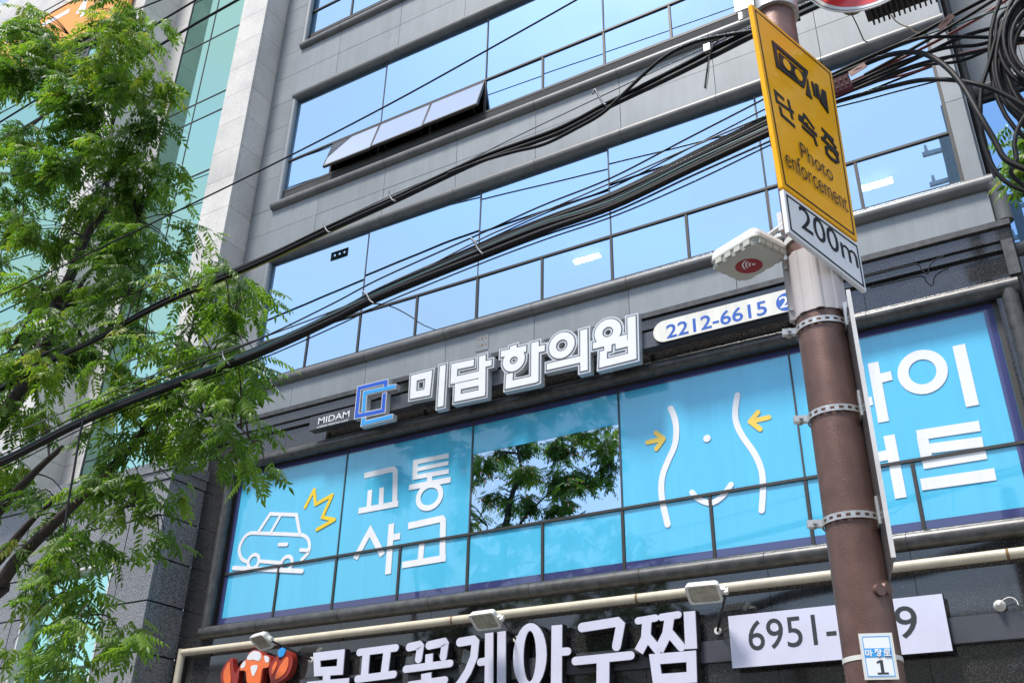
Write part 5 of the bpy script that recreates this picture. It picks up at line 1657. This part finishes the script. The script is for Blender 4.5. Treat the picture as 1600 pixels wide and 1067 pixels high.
TR = thing('street_tree', 'leafy green street tree in front of the white stone building', 'tree')
CL = [(-9.688,10.492,0.425,4.25),(-8.94,9.803,0.365,4.25),(-7.935,9.117,0.305,4.25),(-7.338,8.652,0.355,4.25),(-7.279,9.246,0.298,4.25),(-6.974,8.692,0.255,4.25),(-6.667,8.252,0.184,4.25),(-7.681,9.267,0.236,4.25),(-8.666,9.095,0.385,4.25),(-9.388,9.625,0.295,4.25),(-7.836,8.536,0.296,4.25),(-6.975,8.23,0.249,4.25),(-9.86,10.909,0.237,4.25),(-6.947,9.254,0.144,4.25),(-7.539,9.616,0.205,4.25),(-8.276,8.517,0.344,4.6),(-7.736,8.419,0.301,4.6),(-6.738,7.882,0.212,4.25),(-6.989,7.695,0.187,4.6),(-6.715,7.508,0.134,4.6),(-8.896,8.46,0.246,4.6),(-9.572,9.157,0.186,4.6),(-8.405,8.006,0.304,4.6),(-7.711,7.739,0.291,4.6),(-7.231,7.712,0.252,4.6),(-9.684,8.493,0.336,5.0),(-8.758,7.975,0.352,5.0),(-8.049,7.72,0.304,5.0),(-7.527,7.614,0.295,5.0),(-7.279,7.603,0.227,5.0),(-6.956,7.25,0.126,5.0),(-9.564,7.908,0.327,5.0),(-8.73,7.458,0.344,5.0),(-8.024,7.185,0.296,5.0),(-7.464,7.078,0.255,5.0),(-7.212,7.032,0.189,5.0),(-6.874,6.771,0.159,5.0),(-6.437,6.551,0.089,5.0),(-6.208,6.306,0.173,5.0),(-5.94,6.156,0.158,5.0),(-6.33,6.139,0.161,5.0),(-6.002,5.912,0.179,5.0),(-5.676,5.979,0.11,5.0),(-5.468,5.854,0.086,5.0),(-5.654,5.687,0.13,5.0),(-6.304,5.867,0.141,5.0),(-5.731,5.522,0.129,5.0),(-9.123,7.091,0.344,5.0),(-8.385,6.791,0.295,5.0),(-7.788,6.614,0.253,5.0),(-7.305,6.542,0.216,5.0),(-7.036,6.532,0.152,5.0),(-8.993,6.504,0.299,5.0),(-8.283,6.238,0.286,5.0),(-7.708,6.085,0.215,5.0),(-7.263,6.105,0.211,5.0),(-6.938,5.88,0.14,5.0),(-6.526,5.609,0.158,5.0),(-6.124,5.438,0.175,5.0),(-5.792,5.295,0.17,5.0),(-5.478,5.159,0.135,5.0),(-5.275,4.996,0.091,5.0),(-6.223,5.218,0.174,5.0),(-5.853,5.073,0.169,5.0),(-5.498,4.906,0.123,5.0),(-5.291,4.721,0.09,5.0),(-5.912,4.854,0.125,5.0),(-5.565,4.724,0.112,5.0),(-5.353,4.518,0.109,5.0),(-5.281,4.319,0.063,5.0),(-6.009,4.648,0.104,5.0),(-5.838,4.531,0.082,5.0),(-8.847,6.019,0.271,5.0),(-8.239,5.731,0.26,5.0),(-7.693,5.636,0.204,5.0),(-7.237,5.592,0.175,5.0),(-6.887,5.412,0.171,5.0),(-6.666,5.235,0.189,5.0),(-6.705,5.06,0.221,5.0),(-7.009,5.126,0.18,5.0),(-6.567,4.882,0.195,5.0),(-6.698,4.761,0.217,5.0),(-6.997,4.82,0.144,5.0),(-6.443,4.711,0.149,5.0),(-6.079,4.606,0.135,5.0),(-6.445,5.004,0.141,5.0),(-8.678,5.487,0.262,5.0),(-8.124,5.301,0.205,5.0),(-8.388,4.9,0.203,5.0),(-7.935,4.571,0.149,5.0),(-6.742,4.509,0.182,5.0),(-6.441,4.4,0.157,5.0),(-6.346,4.219,0.103,5.0),(-7.111,4.664,0.099,5.0),(-6.928,4.343,0.097,5.0),(-8.219,4.377,0.23,5.0),(-7.801,4.225,0.168,5.0),(-7.63,4.343,0.1,5.0),(-8.064,4.004,0.19,5.0),(-7.674,3.896,0.142,5.0),(-7.3,4.01,0.086,5.0),(-7.132,3.878,0.106,5.0),(-6.922,3.839,0.073,5.0),(-6.714,3.864,0.062,5.0),(-6.509,4.111,0.083,5.0),(-6.315,3.949,0.061,5.0),(-7.427,4.368,0.11,5.0),(-6.72,4.309,0.095,5.0),(-7.895,3.594,0.206,5.0),(-7.574,3.638,0.139,5.0),(-7.233,3.599,0.115,5.0),(-7.006,3.624,0.145,5.0),(-6.74,3.516,0.131,5.0),(-6.933,3.411,0.152,5.0),(-6.635,3.306,0.119,5.0),(-6.41,3.163,0.078,5.0),(-6.236,3.1,0.057,5.0),(-6.941,3.212,0.09,5.0),(-6.684,3.116,0.059,5.0),(-6.74,2.954,0.078,5.0),(-6.583,2.919,0.043,5.0),(-7.682,3.282,0.137,5.0),(-7.489,3.418,0.126,5.0),(-7.544,3.142,0.072,5.0),(-7.844,3.167,0.095,5.0),(-10.626,10.319,0.557,4.25),(-10.555,9.028,0.616,4.6),(-10.789,7.954,0.687,5.0),(-9.911,6.357,0.482,5.0),(-9.305,5.07,0.441,5.0),(-8.956,4.124,0.354,5.0)]
CL = [(a, b, r * (0.85 if b < 4.6 else 1.0), y - 5.0 + rnd.uniform(-0.3, 0.3)) for a, b, r, y in CL]
pt = lambda q_: q_
BR = [
    ([(-9.3, 5.0, 0.13), (-9.28, 5.0, 1.4), (-9.2, 5.0, 2.6), (-8.9, 5.0, 3.3)] + [(-8.122,5.0,3.718)], 0.17, 0.10),
    ([(-8.122,5.0,3.718),(-7.976,5.0,3.896),(-7.808,5.0,4.02),(-7.603,5.0,4.155),(-7.399,5.0,4.289),(-7.181,5.0,4.426),(-6.965,5.0,4.59),(-6.764,5.0,4.715),(-6.593,5.0,4.946),(-6.421,5.0,5.088)], 0.062, 0.020),
    ([(-8.438,5.0,3.823),(-8.223,5.0,3.956),(-8.033,5.0,4.143),(-7.818,5.0,4.315),(-7.557,5.0,4.448)], 0.055, 0.014),
    ([(-7.725,5.0,4.913),(-7.935,5.0,4.804),(-8.15,5.0,4.657),(-8.394,5.0,4.465),(-8.677,5.0,4.146)], 0.022, 0.05),
    ([(-9.2, 5.0, 2.6), (-9.35, 5.05, 4.0)] + [(-9.126,5.05,5.189),(-8.938,5.05,5.459),(-8.67,5.05,5.784),(-8.493,5.05,6.415),(-8.529,5.05,6.675),(-8.43,5.05,6.933),(-8.365,5.05,7.27),(-8.26,5.05,7.561),(-8.141,5.05,7.66),(-8.236,5.05,8.277),(-8.396,5.05,8.951)], 0.11, 0.014),
    ([(-8.493,5.05,6.415),(-8.295,5.05,6.638),(-8.098,5.05,6.924),(-7.71,5.05,7.229),(-7.511,5.05,7.359)], 0.03, 0.008),
    ([(-9.129,5.0,6.074),(-9.048,5.0,6.179),(-8.973,5.0,6.302),(-8.893,5.0,6.515),(-8.846,5.0,6.928)], 0.03, 0.01),
    ([(-9.229,5.0,5.82),(-8.857,5.0,5.921),(-8.744,5.0,6.067),(-8.456,5.0,6.175),(-7.874,5.0,6.165)], 0.03, 0.008),
    ([(-9.176,5.0,5.701),(-8.543,5.0,5.888),(-8.043,5.0,5.976),(-7.508,5.0,6.032)], 0.026, 0.008),
    ([(-6.593,5.0,4.946),(-6.43,5.0,4.918),(-6.421,5.0,5.088),(-6.412,5.0,5.232),(-6.356,5.0,5.44),(-6.301,5.0,5.628),(-6.289,5.0,5.968),(-6.237,5.0,6.119)], 0.022, 0.008),
    ([(-6.357,4.95,5.054),(-6.171,4.95,5.16),(-5.983,4.95,5.32),(-5.896,4.95,5.425),(-5.736,4.95,5.536)], 0.014, 0.006),
    ([(-6.421,5.0,5.088),(-6.091,5.0,4.927),(-5.846,5.0,4.817),(-5.532,5.0,4.668),(-5.327,5.0,4.491)], 0.012, 0.005),
    ([(-10.751,5.0,9.266),(-10.413,5.0,9.375),(-10.24,5.0,9.569),(-9.963,5.0,9.658),(-9.69,5.0,9.745)], 0.028, 0.012),
    ([(-9.69,5.0,9.745),(-9.219,5.0,9.76),(-8.794,5.0,9.871),(-8.379,5.0,9.978)], 0.012, 0.005),
    ([(-10.413,5.0,9.375),(-9.97,5.0,9.207),(-9.392,5.0,8.945)], 0.010, 0.004),
    ([(-11.696,5.0,10.762),(-10.98,5.0,10.724),(-10.273,5.0,10.619),(-9.314,5.0,10.379),(-8.622,5.0,10.411)], 0.018, 0.006),
    ([(-12.408,5.0,12.322),(-11.398,5.0,12.061),(-10.245,5.0,11.231),(-9.222,5.0,10.824)], 0.018, 0.005),
    ([(-9.931,5.0,8.898),(-9.784,5.0,8.623),(-9.61,5.0,8.191),(-9.523,5.0,7.806)], 0.008, 0.006),
    ([(-7.652,5.0,4.06),(-7.442,5.0,3.947),(-7.16,5.0,3.796),(-7.082,5.0,3.685),(-7.046,5.0,3.629)], 0.013, 0.005),
    ([(-7.976,5.0,3.896),(-7.629,5.0,3.78),(-7.3,5.0,3.606),(-7.112,5.0,3.481),(-6.828,5.0,3.325)], 0.010, 0.004),
    ([(-7.181,5.0,4.426),(-6.928,5.0,4.343),(-6.565,5.0,4.173),(-6.292,5.0,3.998)], 0.009, 0.003),
    ([(-9.2, 5.0, 2.6), (-10.0, 4.9, 4.4), (-10.5, 4.8, 6.4)], 0.09, 0.03),
    ([(-8.475,5.0,6.626),(-7.989,5.0,6.502),(-7.303,5.0,6.383),(-6.967,5.0,6.44)], 0.009, 0.004),
]
NL = make_tree(TR, CL, BR, 5.0, 0.45, 7.0, 300, 5)

T2 = thing('small_tree', 'small green tree peeping out below the cable coil at right edge', 'tree')
CL2 = [(a, b, r, 0.0) for a, b, r, _y in [(0.368,6.843,0.046,7.2),(0.418,6.585,0.08,7.2),(0.291,6.521,0.045,7.2),(0.221,6.536,0.02,7.2),(0.551,6.785,0.11,7.2),(0.53,6.293,0.136,7.2),(0.322,6.797,0.025,7.2)]]
x2 = CL2[4][0]
BR2 = [([(x2 + 0.5, 7.2, 0.13), (x2 + 0.48, 7.2, 3.0), (x2 + 0.3, 7.2, 5.2), (x2, 7.2, 6.6)], 0.09, 0.02), ([(0.482,7.2,6.372),(0.395,7.2,6.481),(0.32,7.2,6.548),(0.249,7.2,6.538)], 0.012, 0.004)]
make_tree(T2, CL2, BR2, 7.2, 0.25, 1.1, 20, 9)
